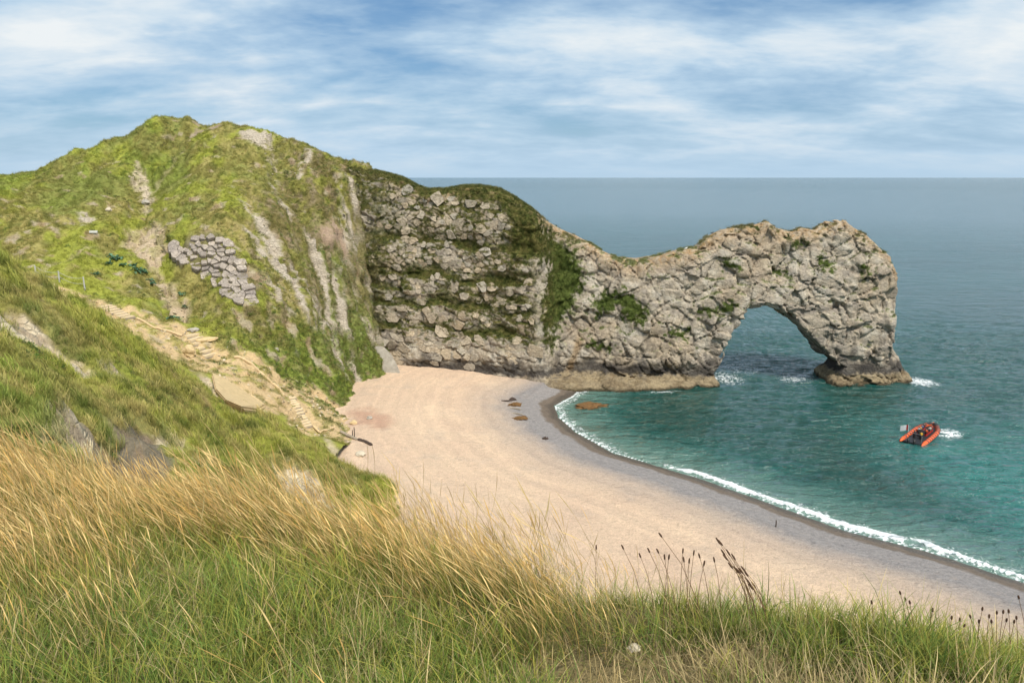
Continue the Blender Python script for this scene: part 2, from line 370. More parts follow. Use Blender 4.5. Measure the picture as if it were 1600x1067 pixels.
# ------------------------------------------------------------------ what covers the ground where (outlines on the ground itself)
def region(pts, start=8.0): return np.array([hit(*p, start=start)[:2] for p in pts])
R_SLAB = region([(268, 385), (300, 375), (330, 378), (352, 395), (365, 420), (380, 432), (378, 450), (395, 475), (393, 488), (372, 475), (352, 462), (340, 445), (322, 435), (300, 415), (272, 402)])
R_SCREE = region([(187, 360), (205, 345), (235, 340), (262, 355), (264, 378), (250, 400), (260, 425), (275, 440), (300, 465), (297, 500), (280, 505), (270, 480), (245, 455), (240, 420), (225, 395), (205, 378)])
R_SCREE2 = region([(212, 255), (228, 262), (232, 290), (236, 320), (226, 322), (215, 290), (203, 275)])
R_TOP = region([(294, 222), (300, 207), (345, 200), (347, 204), (318, 214), (300, 224)])
R_STREAK = [region(q) for q in (
    [(362, 308), (380, 320), (400, 345), (425, 385), (450, 430), (480, 470), (510, 520), (545, 560), (565, 590), (555, 597), (520, 565), (480, 520), (460, 490), (440, 470), (425, 430), (405, 380), (380, 340)],
    [(405, 395), (420, 420), (432, 455), (440, 485), (432, 490), (418, 450)],
    [(370, 212), (415, 209), (430, 235), (430, 258), (410, 247), (380, 228)],
    [(415, 242), (432, 252), (436, 280), (430, 300), (457, 325), (450, 338), (430, 320), (418, 290)],
    [(465, 237), (490, 232), (485, 247), (475, 260), (468, 282), (461, 272), (470, 250)],
    [(470, 350), (490, 368), (505, 420), (520, 470), (535, 520), (528, 525), (505, 470), (490, 420)],
    [(520, 265), (550, 275), (556, 330), (552, 400), (535, 380), (530, 320)],
    [(120, 345), (145, 340), (150, 358), (128, 362)],
    [(380, 375), (400, 390), (425, 430), (415, 435), (390, 400)],
    [(455, 400), (470, 415), (500, 480), (535, 560), (528, 565), (490, 500), (465, 440)],
    [(500, 380), (515, 400), (540, 470), (556, 540), (548, 545), (525, 480), (505, 420)],
    [(545, 480), (570, 500), (590, 545), (575, 550), (550, 520)])]
R_PINK = region([(492, 352), (520, 350), (532, 365), (538, 402), (505, 388)])
R_PATH = region([(60, 436), (100, 455), (140, 470), (200, 482), (270, 505), (345, 546), (400, 565), (440, 590), (500, 618), (560, 636), (602, 655), (590, 680), (545, 692), (500, 683), (465, 675), (440, 648), (395, 642), (345, 597), (310, 577), (250, 547), (200, 522), (150, 500)])
R_RED = region([(545, 645), (570, 638), (600, 650), (602, 668), (575, 665), (556, 660)])
R_CLAY = region([(100, 630), (140, 650), (200, 655), (225, 665), (250, 680), (258, 705), (245, 745), (180, 745), (150, 715), (120, 670)])
R_CHALK = [region(q) for q in (
    [(-20, 490), (20, 485), (60, 500), (90, 530), (140, 565), (182, 580), (150, 583), (110, 562), (60, 547), (20, 532), (-20, 520)],
    [(260, 665), (290, 672), (285, 690), (310, 700), (345, 722), (320, 727), (290, 708), (265, 685)],
    [(418, 712), (470, 732), (508, 775), (530, 815), (480, 810), (436, 760)],
    [(95, 655), (130, 645), (150, 680), (175, 735), (140, 740), (118, 700)],
    [(305, 580), (335, 600), (390, 640), (375, 645), (330, 615)])]
L_TRACK = [region(q) for q in ([(512, 688), (522, 705), (528, 722)], [(536, 732), (548, 742), (553, 752)], [(200, 330), (228, 300), (250, 275), (300, 215)], [(60, 432), (90, 410), (150, 385), (215, 350)])]

G_LIME, G_OLIVE, G_DARK, G_STRAW, G_FRESH = vcol(.265, .28, .048), vcol(.225, .205, .06), vcol(.085, .11, .028), vcol(.40, .33, .13), vcol(.14, .20, .04)
ROCK, ROCK_GREY, SOIL, TAN, CHALK, CLAY = vcol(.445, .385, .305), vcol(.40, .345, .285), vcol(.33, .25, .17), vcol(.50, .365, .20), vcol(.58, .49, .345), vcol(.175, .15, .108)
def ground_cover(x, y, z, nz):
    """colour, share of bare rock, and share of grass for points of the terrain"""
    n1 = fbm(x / 7, y / 7, oct=4, seed=41); n2 = fbm(x / 2.0, y / 2.0, oct=4, seed=42); n3 = fbm(x / 22, y / 22, oct=3, seed=43)
    c = np.broadcast_to(G_OLIVE, x.shape + (3,)).astype(np.float32).copy()
    c = lerp3(c, G_LIME, sstep(-0.25, 0.35, n1 + 0.5 * n3))
    c = lerp3(c, G_STRAW, 0.55 * sstep(0.05, 0.6, n2 * 0.7 - n1 * 0.5))
    c = lerp3(c, G_FRESH, 0.5 * sstep(0.1, 0.5, -n3 + 0.5 * n2))
    c = lerp3(c, G_DARK, 0.4 * sstep(0.25, 0.65, -n2 - 0.3 * n1))
    # the herbage low on the hill is a fresher green
    low = sstep(26, 14, z) * sstep(-62, -52, x) * sstep(136, 144, y)
    c = lerp3(c, G_FRESH * 1.05, 0.6 * low)
    flank = sstep(-66, -56, x) * sstep(140, 150, y) * (1 - low); c = lerp3(c, vcol(.19, .16, .065), flank * sstep(-.3, .3, n1 + .6 * n2)); c = lerp3(c, vcol(.25, .20, .13), flank * .7 * sstep(.15, .5, n2))
    near = sstep(60, 30, y) * sstep(-10, -20, x)
    c = lerp3(c, G_FRESH * 1.1, 0.35 * near)
    c = lerp3(c, G_LIME * 1.1, 0.5 * sstep(125, 110, y) * (1 - near) * sstep(-.3, .2, n1))
    c = lerp3(c, lerp3(np.broadcast_to(vcol(.20, .15, .08), c.shape), vcol(.30, .235, .125), sstep(-.2, .3, n2)), .9 * sstep(11, 9, y))
    rock = np.zeros(x.shape); bare = np.zeros(x.shape)
    crease = sstep(.10, .02, np.abs(pnoise(x / 5.5 + y / 16, y / 7.5 - x / 16, seed=19))) * sstep(120, 105, y) * sstep(-.1, .25, n2 + n3); c = lerp3(c, vcol(.15, .105, .055), .9 * crease); bare = np.maximum(bare, .8 * crease)
    scar = .8 * sstep(.46, .6, fbm(x / 4.5, y / 2.6, z / 4, oct=4, seed=46) + .25 * n3) * sstep(122, 135, y); c = lerp3(c, lerp3(np.broadcast_to(vcol(.40, .335, .25), c.shape), vcol(.30, .215, .14), sstep(-.2, .3, n2)), scar); bare = np.maximum(bare, scar); rock = np.maximum(rock, scar * .8)
    wob = 0.9 * fbm(x / 2.2, y / 2.2, oct=4, seed=51)
    steep = sstep(0.36, 0.22, nz + 0.16 * n2)
    c = lerp3(c, lerp3(np.broadcast_to(ROCK * .8, c.shape), vcol(.17, .15, .07), sstep(-.15, .25, fbm(x / 2, y / 2, z / 5, oct=4, seed=48))), 0.8 * steep); bare = np.maximum(bare, .45 * steep); rock = np.maximum(rock, steep)
    def put(R, col, w=0.7, isrock=0.0, amt=1.0, wb=1.0):
        nonlocal c, rock, bare
        m = sstep(w, -w, poly_sd(R, x, y) + wob * wb) * amt
        c = lerp3(c, col, m); rock = np.maximum(rock * (1 - m), m * isrock); bare = np.maximum(bare, m)
    patch = 0.35 + 0.65 * sstep(-0.22, 0.05, n2 + .3 * fbm(x / .9, y / .9, oct=2, seed=49))
    ribs = sstep(-0.25, 0.05, fbm((y - .27 * z) / 1.5, x / 11, z / 14, oct=4, seed=77, gain=.6) + 0.35 * n1)
    scr = .55 + .45 * sstep(-.3, .15, n2 + .4 * n1); put(R_SCREE, vcol(.43, .34, .235), 0.6, 0.35, scr, 1.9); put(R_SCREE2, vcol(.45, .375, .275), 0.5, 0.6, scr, 1.6); put(R_TOP, vcol(.27, .21, .16), 0.5, 0.2)
    put(R_SLAB, vcol(.15, .135, .07), 0.5, 0.2, .72, 0.4)
    for R in R_STREAK: put(R, ROCK, 0.5, 1.0, ribs, 0.8)
    put(R_PINK, vcol(.34, .25, .18), 0.9, 0.5, patch, 1.5)
    put(R_PATH, TAN, 0.6, 0.1, patch, 1.3); put(R_RED, vcol(.36, .17, .11), 0.9)
    put(R_CLAY, SOIL * .72, 0.5, 0.15, 1.0, 1.6); put(R_CLAY, CLAY, 0.6, 0.15, sstep(-.35, .05, n2 + .5 * n1), -1.4)
    cn = sstep(-0.2, 0.2, fbm(x / 1.3, y / 1.3, oct=4, seed=61))
    for R in R_CHALK: put(R, SOIL, 0.6, 0.3, 1.0, 1.4); put(R, CHALK, 0.4, 0.9, .2 + .8 * cn, 1.7)
    for Lp in L_TRACK:
        m = sstep(0.9, 0.3, line_d(Lp, x, y) + 0.6 * n2); k_ = 0.85 if Lp[0][1] < 136 else 0.45 * sstep(-.3, .2, n1); c = lerp3(c, vcol(.46, .38, .25), m * k_); bare = np.maximum(bare, m * k_)
    return c, rock, bare
def grid_normal(Z, dx, dy):
    gy, gx = np.gradient(Z, dy, dx); return 1 / np.sqrt(1 + gx * gx + gy * gy)
def terrain_mesh(name, x0, x1, y0, y1, res, sink=None):
    xs = np.arange(x0, x1 + res * .5, res); ys = np.arange(y0, y1 + res * .5, res); X, Y = np.meshgrid(xs, ys)
    Z = height(X, Y)
    c, rock, bare = ground_cover(X, Y, Z, grid_normal(Z, res, res))
    # bare rock and turf edges stand in relief
    f1, f2, cid = voronoi(X / 2.1, Y / 2.1, Z / 1.6, 5)
    hol = sstep(1.2, -.8, poly_sd(R_CLAY, X, Y) + .8 * fbm(X / 1.5, Y / 1.5, oct=3, seed=56))
    for R in R_CHALK[:3]: hol = np.maximum(hol, .7 * sstep(.8, -.6, poly_sd(R, X, Y) + .8 * fbm(X / 1.5, Y / 1.5, oct=3, seed=57)))
    hol = np.maximum(hol, .55 * sstep(.8, -.6, poly_sd(R_SCREE, X, Y) + 1.0 * fbm(X / 2, Y / 2, oct=3, seed=58)))
    Z = Z - hol * (1.3 + .9 * fbm(X / 1.7, Y / 1.7, oct=4, seed=59, gain=.6))
    Z = Z + rock * (0.45 * (cid - 0.5) + 0.30 * sstep(0.02, 0.22, f2 - f1)) - bare * 0.22 + (1 - bare) * 0.10 * fbm(X / 0.9, Y / 0.9, oct=2, seed=71)
    gy_, gx_ = np.gradient(Z, res, res); L_ = np.sqrt(1 + gx_**2 + gy_**2); st_ = sstep(.75, .5, 1 / L_)
    if name == 'hill':      # beds and joints stand out of the steep flank
        q = Y - .27 * Z; dd = st_ * (1.0 * (1 - 2 * np.abs(pnoise(q / 2.6, X / 16, Z / 20, seed=91))) + 1.0 * fbm(X / 3.0, Y / 3.0, Z / 3.0, oct=4, seed=92, gain=.6) + 0.8 * (cid - .5) * rock)
        X, Y, Z = X - gx_ / L_ * dd, Y - gy_ / L_ * dd, Z + dd / L_
    if sink is not None: Z = Z - sink(X, Y)
    me = np_mesh(name, np.stack([X, Y, Z], -1).reshape(-1, 3), grid_faces(len(xs), len(ys)), True, c.reshape(-1, 3), {'rock': rock, 'bare': bare})
    me.materials.append(GROUND_M)
    TERRAIN[name] = (np.stack([X, Y, Z], -1), c, bare)
    o = link(bpy.data.objects.new(name, me)); tag(o, kind='structure'); return o
TERRAIN = {}
hill = terrain_mesh('hill', -165, -30, 116, 240, 0.42)
slope = terrain_mesh('hillside', -110, 6, 8.5, 119, 0.34, lambda X, Y: 1.2 * sstep(116.5, 119, Y))
bank = terrain_mesh('ground', -12, 14, -4, 10, 0.09, lambda X, Y: 0.5 * sstep(9, 10, Y))
low = terrain_mesh('cliff_ground', 5, 90, 6, 70, 1.0)

# ------------------------------------------------------------------ the limestone headland with its arch (implicit solid -> mesh)
SKY = [(500, 420, 205), (520, 300, 203), (545, 258, 201), (575, 266, 200), (600, 271, 199), (625, 278, 198), (650, 293, 197), (670, 298, 197), (690, 297, 197), (720, 291, 197), (750, 290, 197), (780, 295, 196), (800, 306, 195), (830, 326, 194), (850, 343, 193), (880, 362, 192), (905, 372, 191), (930, 386, 190), (950, 398, 189), (970, 407, 188), (1000, 408, 188), (1040, 400, 188), (1070, 391, 188), (1090, 388, 188), (1105, 373, 188), (1130, 360, 188), (1160, 353, 188), (1185, 350, 188), (1200, 344, 188), (1215, 356, 188), (1240, 363, 188), (1255, 356, 188), (1275, 360, 188), (1285, 352, 188), (1310, 347, 188), (1335, 354, 188), (1358, 368, 188), (1374, 383, 188), (1389, 403, 188), (1399, 430, 188), (1406, 450, 187), (1403, 480, 187), (1398, 502, 187), (1396, 540, 186), (1409, 560, 186), (1421, 585, 185), (1428, 606, 184)]
HOLE = [(1131, 625, 179), (1127, 600, 179), (1128, 578, 179), (1135, 550, 180), (1146, 528, 180), (1157, 512, 180), (1155, 497, 181), (1170, 486, 181), (1190, 481, 181), (1208, 482, 181), (1226, 489, 184), (1246, 507, 188), (1264, 531, 191), (1277, 550, 192), (1289, 562, 192), (1287, 572, 191), (1282, 582, 190), (1281, 597, 189), (1283, 625, 187)]
P_SKY = [at(*p)[[0, 2]] for p in SKY]; P_SKY += [np.array((P_SKY[-1][0] + 0.5, -6)), np.array((P_SKY[0][0], -6))]
P_HOLE = [at(*p)[[0, 2]] for p in HOLE]; P_HOLE[0][1] = -6; P_HOLE[-1][1] = -6
def front_y(x, z):
    b = np.interp(x, [-60, -44, -36, -30, -22, -13, 0, 6, 9, 12, 16, 24, 34, 50, 60, 78, 92, 102], [193, 190.5, 188.5, 187.5, 186, 184.2, 180.6, 178.6, 180.0, 183.6, 184.0, 183.2, 181.6, 180.4, 180.4, 180.8, 181.8, 184])
    lean = np.interp(x, [-60, -40, -20, 0, 7, 11, 16, 40, 55, 78, 100], [.10, .12, .15, .17, .22, .33, .22, .16, .15, .14, .12])
    return b + lean * np.maximum(z - 3, 0) + 0.0025 * np.maximum(z - 25, 0)**2
def back_y(x, z):
    th = np.interp(x, [-60, -20, 5, 20, 40, 60, 80, 95, 103], [34, 34, 30, 24, 18, 14, 14.5, 13, 8])
    return front_y(x, z * 0) + th - np.interp(x, [-40, 10, 50], [.25, .2, .06]) * np.maximum(z, 0)
def smax(a, b, k):
    h = np.maximum(k - np.abs(a - b), 0) / k; return np.maximum(a, b) + h * h * k * 0.25
# ledges of turf across the main cliff: (z at the left, z at the right), drop height
BANDS = [(36.5, 33.0, 1.0), (27.5, 24.8, 1.0), (24.0, 21.2, 0.5), (20.0, 17.6, 0.9), (14.2, 11.6, 0.8)]
def band_z(b, x): return b[0] + (b[1] - b[0]) * (x + 34) / 40 + 1.8 * pnoise(x / 9, x * 0 + b[0], seed=19) + 0.8 * pnoise(x / 2.6, x * 0 + b[0], seed=23)
def band_w(b, x): return np.clip(b[2] * (0.75 + 0.9 * pnoise(x / 8, x * 0 + b[0] * 1.7, seed=29)), 0.0, 1.3)
def headland():
    h = 0.36; xs = np.arange(-52, 107, h, dtype=np.float32); ys = np.arange(173, 224, h, dtype=np.float32); zs = np.arange(-3, 60, h, dtype=np.float32)
    X2, Z2 = np.meshgrid(xs, zs, indexing='ij')
    sk = poly_sd(P_SKY, X2, Z2); ho = poly_sd(P_HOLE, X2, Z2); fy = front_y(X2, Z2); by = back_y(X2, Z2)
    X = xs[:, None, None]; Y = ys[None, :, None]; Z = zs[None, None, :]
    f = smax(smax(fy[:, None, :] - Y, Y - by[:, None, :], 3.0), np.broadcast_to(sk[:, None, :], (len(xs), len(ys), len(zs))), 3.2)
    f = smax(f, np.broadcast_to(-ho[:, None, :], f.shape), 0.9).astype(np.float32)
    # platform of pale wave-worn rock along the foot
    lf = np.interp(xs, [6, 9, 14, 22, 32, 38, 44, 47, 52, 56, 78.5, 80, 90, 100, 106], [178.5, 176.6, 175.6, 175.6, 175.6, 176.6, 177.3, 178.8, 179.0, 195, 195, 180.0, 180.2, 182, 186])
    lf = lf + 0.8 * pnoise(xs / 3.3, xs * 0, seed=112)
    lt = np.interp(xs, [6, 10, 20, 30, 40, 46, 54, 78, 100], [0.8, 1.5, 1.7, 1.5, 1.1, 1.6, 1.8, 1.7, 1.5]) + 0.5 * pnoise(xs / 3.0, xs * 0, seed=111)
    led = smax(smax(lf[:, None, None] - Y, Y - 190, 0.6), Z - lt[:, None, None] - 0.16 * (Y - lf[:, None, None]) , 0.9)
    led = smax(led, np.broadcast_to(sk[:, None, :] - 1.0, f.shape), 0.5); led = smax(led, np.broadcast_to(-ho[:, None, :] - 0.4, f.shape), 0.5)
    f = np.minimum(f, led + np.where((xs > 5) & (xs < 107), 0, 9)[:, None, None].astype(np.float32))
    mid = 0.62 * fy + 0.38 * by
    near = (np.abs(f) < 2.3) & (Z > -1.2) & ((Y < mid[:, None, :]) | (np.abs(ho) < 3.5)[:, None, :])
    I = np.nonzero(near); x, y, z = xs[I[0]], ys[I[1]], zs[I[2]]; v = f[I]
    # relief: bulges, beds, joints
    wx, wy, wz = x + 1.2 * pnoise(x / 5, y / 5, z / 5, 61), y + 1.2 * pnoise(x / 5, y / 5, z / 5, 62), z + 1.0 * pnoise(x / 5, y / 5, z / 5, 63)
    d = 1.3 * pnoise(x / 11, y / 11, z / 11, 64) + 0.6 * pnoise(x / 4.5, y / 4.5, z / 4.5, 65) + 0.16 * pnoise(x / 1.6, y / 1.6, z / 1.6, 66)
    tilt = wz + 0.10 * wx
    f1, f2, cid, fa = voronoi(wx / 4.6, wy / 5.0, tilt / 3.3, 67, True); d2 = -0.5 * (cid - 0.5) + 0.55 * fa + (.5 + .35 * sstep(8, 14, x)) * (1 - sstep(0.0, 0.09, f2 - f1))
    g1, g2, gid, ga = voronoi(wx / 1.45, wy / 1.8, tilt / 1.15, 68, True); d2 = d2 - 0.2 * (gid - 0.5) + (0.3 - .18 * sstep(8, 14, x)) * ga + (0.28 - 0.12 * sstep(8, 14, x)) * (1 - sstep(0.0, 0.15, g2 - g1))
    bed = tilt + .12 * wx + .6 * pnoise(x / 14, y / 14, z / 14, 71); d2 = d2 + (1 - .6 * sstep(8, 14, x)) * .55 * sstep(.10, .02, np.abs(pnoise(bed / 2.4, wx / 45, wy / 45, 72)))
    big = sstep(8, 16, x); d2 = d2 * (0.75 + 0.25 * big)
    # a few deep cracks on the arch
    h1, h2, hid, ha = voronoi(wx / 9.0 + tilt * 0.05, wy / 9, tilt / 7.0 - wx * 0.06, 70, True); d2 = d2 + big * (0.7 * (1 - sstep(0, 0.05, h2 - h1)) - 0.5 * (hid - 0.5) + 0.6 * ha)
    # turf ledges: the rock steps back above each band
    st = np.zeros_like(x)
    for b in BANDS:
        zb = z - band_z(b, x); st = st + 1.5 * band_w(b, x) * (sstep(-0.2, 0.5, zb) - sstep(0.4, 5.0, zb))
    st = st * sstep(9, 4, x) * sstep(-42, -36, x)
    # undercut at the foot of the cliff
    und = 1.4 * np.exp(-((z - 3.6) / 1.8)**2) * sstep(-34, -24, x) * (0.6 + 0.6 * pnoise(x / 7, y / 7, z / 9, 69))
    amp = sstep(-1.5, 1.2, z) * 0.55 + 0.45
    damp = sstep(0.3, 2.6, np.maximum(z - 0.4, 0) + np.where(y < 179, 0, 3)) * 0.6 + 0.4
    f[I] = v + np.clip(((d + d2) * damp * (1 - .5 * sstep(2.5, 1.0, np.abs(ho[I[0], I[2]])) * (z < 16)) + st + und) * amp, -1.6, 2.0) * sstep(2.3, 1.7, np.abs(v)) * (1 - .45 * sstep(2.0, .5, np.abs(sk[I[0], I[2]])))
    return f, (xs[0], ys[0], zs[0]), h
def surface_nets(f, org, h):
    s = f < 0
    nx, ny, nz = f.shape
    cs = s[:-1, :-1, :-1].astype(np.int8)
    tot = np.zeros((nx - 1, ny - 1, nz - 1), np.int8)
    for a in (0, 1):
        for b in (0, 1):
            for c in (0, 1): tot += s[a:nx - 1 + a, b:ny - 1 + b, c:nz - 1 + c]
    cell = (tot > 0) & (tot < 8); I = np.array(np.nonzero(cell)); idx = np.full(cell.shape, -1, np.int32); n = I.shape[1]; idx[tuple(I)] = np.arange(n)
    acc = np.zeros((n, 3), np.float32); cnt = np.zeros(n, np.float32)
    cor = [(a, b, c) for a in (0, 1) for b in (0, 1) for c in (0, 1)]
    for p in cor:
        for ax in range(3):
            if p[ax]: continue
            q = list(p); q[ax] = 1
            fa = f[I[0] + p[0], I[1] + p[1], I[2] + p[2]]; fb = f[I[0] + q[0], I[1] + q[1], I[2] + q[2]]
            m = (fa < 0) != (fb < 0); t = np.where(m, fa / np.where(m, fa - fb, 1), 0)
            pt = np.zeros((n, 3), np.float32); pt[:] = p; pt[:, ax] = t
            acc += pt * m[:, None]; cnt += m
    V = (I.T + acc / cnt[:, None]) * h + np.array(org)
    Q = []
    for ax in range(3):
        sl0 = [slice(1, -1)] * 3; sl1 = [slice(1, -1)] * 3; sl0[ax] = slice(0, -1); sl1[ax] = slice(1, None)
        a, b = s[tuple(sl0)], s[tuple(sl1)]
        for flip in (False, True):
            E = np.array(np.nonzero((a & ~b) if not flip else (~a & b)))
            if not E.size: continue
            o1, o2 = [(1, 2), (2, 0), (0, 1)][ax]
            P = E.copy()
            for k in range(3):
                if k != ax: P[k] += 1
            def cid(d1, d2):
                R = P.copy(); R[o1] -= d1; R[o2] -= d2; return idx[tuple(R)]
            q = np.stack([cid(1, 1), cid(0, 1), cid(0, 0), cid(1, 0)], 1)
            Q.append(q[:, ::-1] if flip else q)
    return V, np.concatenate(Q)
def vnormals(V, Q):
    n = np.cross(V[Q[:, 2]] - V[Q[:, 0]], V[Q[:, 3]] - V[Q[:, 1]]); N = np.zeros_like(V)
    for k in range(4): np.add.at(N, Q[:, k], n)
    return N / (np.linalg.norm(N, axis=1, keepdims=True) + 1e-9)
def largest_piece(V, Q):
    lab = np.arange(len(V)); 
    for _ in range(400):
        m = lab[Q].min(1); new = lab.copy()
        for k in range(4): np.minimum.at(new, Q[:, k], m)
        new = new[new]
        if np.array_equal(new, lab): break
        lab = new
    big = np.bincount(lab).argmax(); q = Q[lab[Q[:, 0]] == big]; u, inv = np.unique(q.ravel(), return_inverse=True); return V[u], inv.reshape(-1, 4)
_f, _org, _h = headland(); HV, HQ = largest_piece(*surface_nets(_f, _org, _h)); HN = vnormals(HV, HQ); del _f
def wall(pts, Y):  return np.array([at(px, py, Y)[[0, 2]] for px, py in pts])     # outlines on the cliff, as (x, z) in its own elevation
W_GRASS = [wall([(700, 300), (740, 292), (790, 300), (835, 335), (862, 365), (900, 395), (912, 430), (900, 460), (880, 500), (850, 520), (845, 470), (870, 440), (850, 400), (800, 400), (795, 340), (780, 320), (720, 312)], 191),
           wall([(845, 440), (870, 400), (910, 415), (905, 460), (880, 500), (862, 545), (845, 520)], 186)]
W_ARCH = [wall(q, 184) for q in ([(975, 450), (1000, 470), (1020, 490), (1005, 510), (980, 505), (960, 470)], [(1090, 485), (1140, 470), (1150, 478), (1120, 492), (1092, 498)], [(1130, 400), (1160, 412), (1155, 422), (1130, 418)], [(915, 530), (960, 545), (955, 552), (920, 545)], [(1205, 422), (1230, 424), (1215, 432)], [(1040, 515), (1075, 512), (1070, 530), (1045, 528)], [(1235, 372), (1270, 382), (1265, 390), (1240, 384)], [(1180, 350), (1195, 352), (1192, 362), (1178, 358)], [(1345, 415), (1365, 425), (1350, 432)], [(925, 470), (965, 455), (975, 480), (935, 500)], [(1285, 400), (1310, 408), (1300, 425), (1280, 415)])]
def headland_cover(V, N):
    x, y, z = V.T; n1 = fbm(x / 4, y / 4, z / 3, oct=4, seed=81); n2 = fbm(x / 1.3, y / 1.3, z / 1.1, oct=4, seed=82); n3 = fbm(x / 12, y / 12, z / 12, oct=3, seed=83)
    c = np.broadcast_to(ROCK, V.shape).astype(np.float32).copy()
    c = lerp3(c, vcol(.50, .455, .385), sstep(-.1, .5, n1)); c = lerp3(c, vcol(.33, .295, .25), 0.8 * sstep(.0, .5, -n1 + .4 * n2)); c = lerp3(c, vcol(.39, .305, .21), 0.5 * sstep(.0, .45, n3))
    top = np.interp(x, [p[0] for p in P_SKY[:40]], [p[1] for p in P_SKY[:40]])
    lich = sstep(5.5, 0.5, top - z + 2.5 * n2) * sstep(-36, -28, x); c = lerp3(c, vcol(.40, .23, .075), lich * (0.25 + 0.45 * sstep(-.1, .3, n2)))
    # streaks of black lichen and the near-black belt above the pale wave-worn foot
    blk = sstep(0.05, 0.35, fbm(x / 2.2, y / 2.2, z / 7, oct=4, seed=85) - 0.1) * sstep(20, 6, z); c = lerp3(c, vcol(.06, .055, .05), 0.55 * blk)
    belt = sstep(2.0, 2.9, z + 0.8 * n2) * sstep(7.0, 3.6, z + 1.8 * n1) * sstep(-32, -22, x); c = lerp3(c, vcol(.045, .042, .042), 0.88 * belt)
    foot = sstep(3.0, 2.0, z + 0.7 * n2) * sstep(6, 11, x); c = lerp3(c, vcol(.30, .24, .15), foot * .9); c = lerp3(c, vcol(.19, .145, .09), foot * 0.8 * sstep(-.1, .4, n1 + .4 * n2))
    wet = sstep(0.95, 0.35, z + .35 * n2) * sstep(8, 14, x); c = lerp3(c, vcol(.05, .04, .025), 0.85 * wet)
    rust = sstep(1.6, 0.3, np.abs(x - 16.5 - (z - 8) * 0.35)) * sstep(14, 9, z) * sstep(2, 4, z); c = lerp3(c, vcol(.30, .20, .10), 0.7 * rust)
    mottle = sstep(-.15, .35, n1 + .5 * n2) * sstep(70, 76, x) * sstep(92, 84, x + .35 * (z - 6)) * sstep(18, 10, z) * sstep(1.8, 3, z); c = lerp3(c, vcol(.075, .07, .065), .75 * mottle)  # near-black mottling low on the right pier's left side and inner face
    # turf and moss
    f1, f2, cid = voronoi((x + 1.2 * pnoise(x / 5, y / 5, z / 5, 61)) / 1.45, (y + 1.2 * pnoise(x / 5, y / 5, z / 5, 62)) / 1.8, ((z + pnoise(x / 5, y / 5, z / 5, 63)) + .1 * x) / 1.15, 68)
    g = np.zeros(len(V)); main = sstep(9, 4, x)
    for b in BANDS:
        t = z - band_z(b, x); g = np.maximum(g, main * sstep(-0.3, 0.3, t) * sstep(0.2, 0.5, band_w(b, x)) * sstep(1.0, 0.2, (t + 1.4 * n1 + 1.0 * n2) / (4.6 * band_w(b, x) + .2)))
    g = np.maximum(g, main * sstep(0.30, 0.55, N[:, 2] + 0.3 * n1 + .1 * n2) * sstep(8, 11, z))
    g = np.maximum(g, main * 0.9 * sstep(0.24, 0.06, f2 - f1) * sstep(-.4, .0, n1 + n3) * sstep(9, 13, z))
    g = np.maximum(g, sstep(0.62, 0.8, N[:, 2] + .15 * n1) * sstep(30, 36, z) * sstep(12, 6, x))
    for P in W_GRASS: g = np.maximum(g, sstep(0.9, -0.9, poly_sd(P, x, z) + 2.4 * n2 + 1.3 * n1) * (y < 200))
    for P in W_ARCH: g = np.maximum(g, sstep(0.4, -0.4, poly_sd(P, x, z) + 2.6 * n2 + 0.5) * (y < 190))
    g = np.maximum(g, sstep(-28, -38, x + 3 * n1) * sstep(-.25, .15, n1 + .6 * n2) * sstep(4, 7, z))
    g = np.maximum(g, sstep(9, 14, x) * sstep(0.55, 0.75, N[:, 2] + .3 * n2) * sstep(7, 10, z) * sstep(-.05, .2, n1) * 0.8)
    gc = lerp3(np.broadcast_to(vcol(.115, .125, .035), V.shape).astype(np.float32), vcol(.17, .155, .055), sstep(-.2, .4, n2)); gc = lerp3(gc, vcol(.06, .075, .022), 0.7 * sstep(.05, .4, -n2))
    gc = lerp3(gc, vcol(.12, .165, .042), 0.8 * sstep(8, 14, x) * sstep(38, 34, z))
    c = lerp3(c, gc, g)
    return c, g
HC, HG = headland_cover(HV, HN)
head = empty('limestone_headland', (30, 180, 0)); tag(head, 'pale limestone headland with turf ledges running out into a sea arch', 'headland')
def headland_part(name, mask):
    q = HQ[mask]; u, inv = np.unique(q.ravel(), return_inverse=True)
    me = np_mesh(name, HV[u] - np.array((30, 180, 0)), inv.reshape(-1, 4), True, HC[u], {'grass': HG[u]}); me.materials.append(ROCK_M)
    me.polygons.foreach_set('use_smooth', np.zeros(len(me.polygons), bool) | True)
    nn = HN[u]; me.normals_split_custom_set_from_vertices(nn.tolist())
    return link(bpy.data.objects.new(name, me), head)
_cx = HV[HQ].mean(1)
_is_ledge = (_cx[:, 2] < 2.4) & (_cx[:, 0] > 6.5) & (_cx[:, 0] < 53); _is_arch = (_cx[:, 0] > 30) & ~_is_ledge
cliff = headland_part('cliff_face', ~_is_arch & ~_is_ledge); tag(cliff, 'tall cliff face of cracked grey limestone with turf ledges')
arch = headland_part('arch', _is_arch); tag(arch, 'natural sea arch of bare limestone')
ledge = headland_part('wave_cut_ledge', _is_ledge); tag(ledge, 'low ochre ledge worn by the waves')

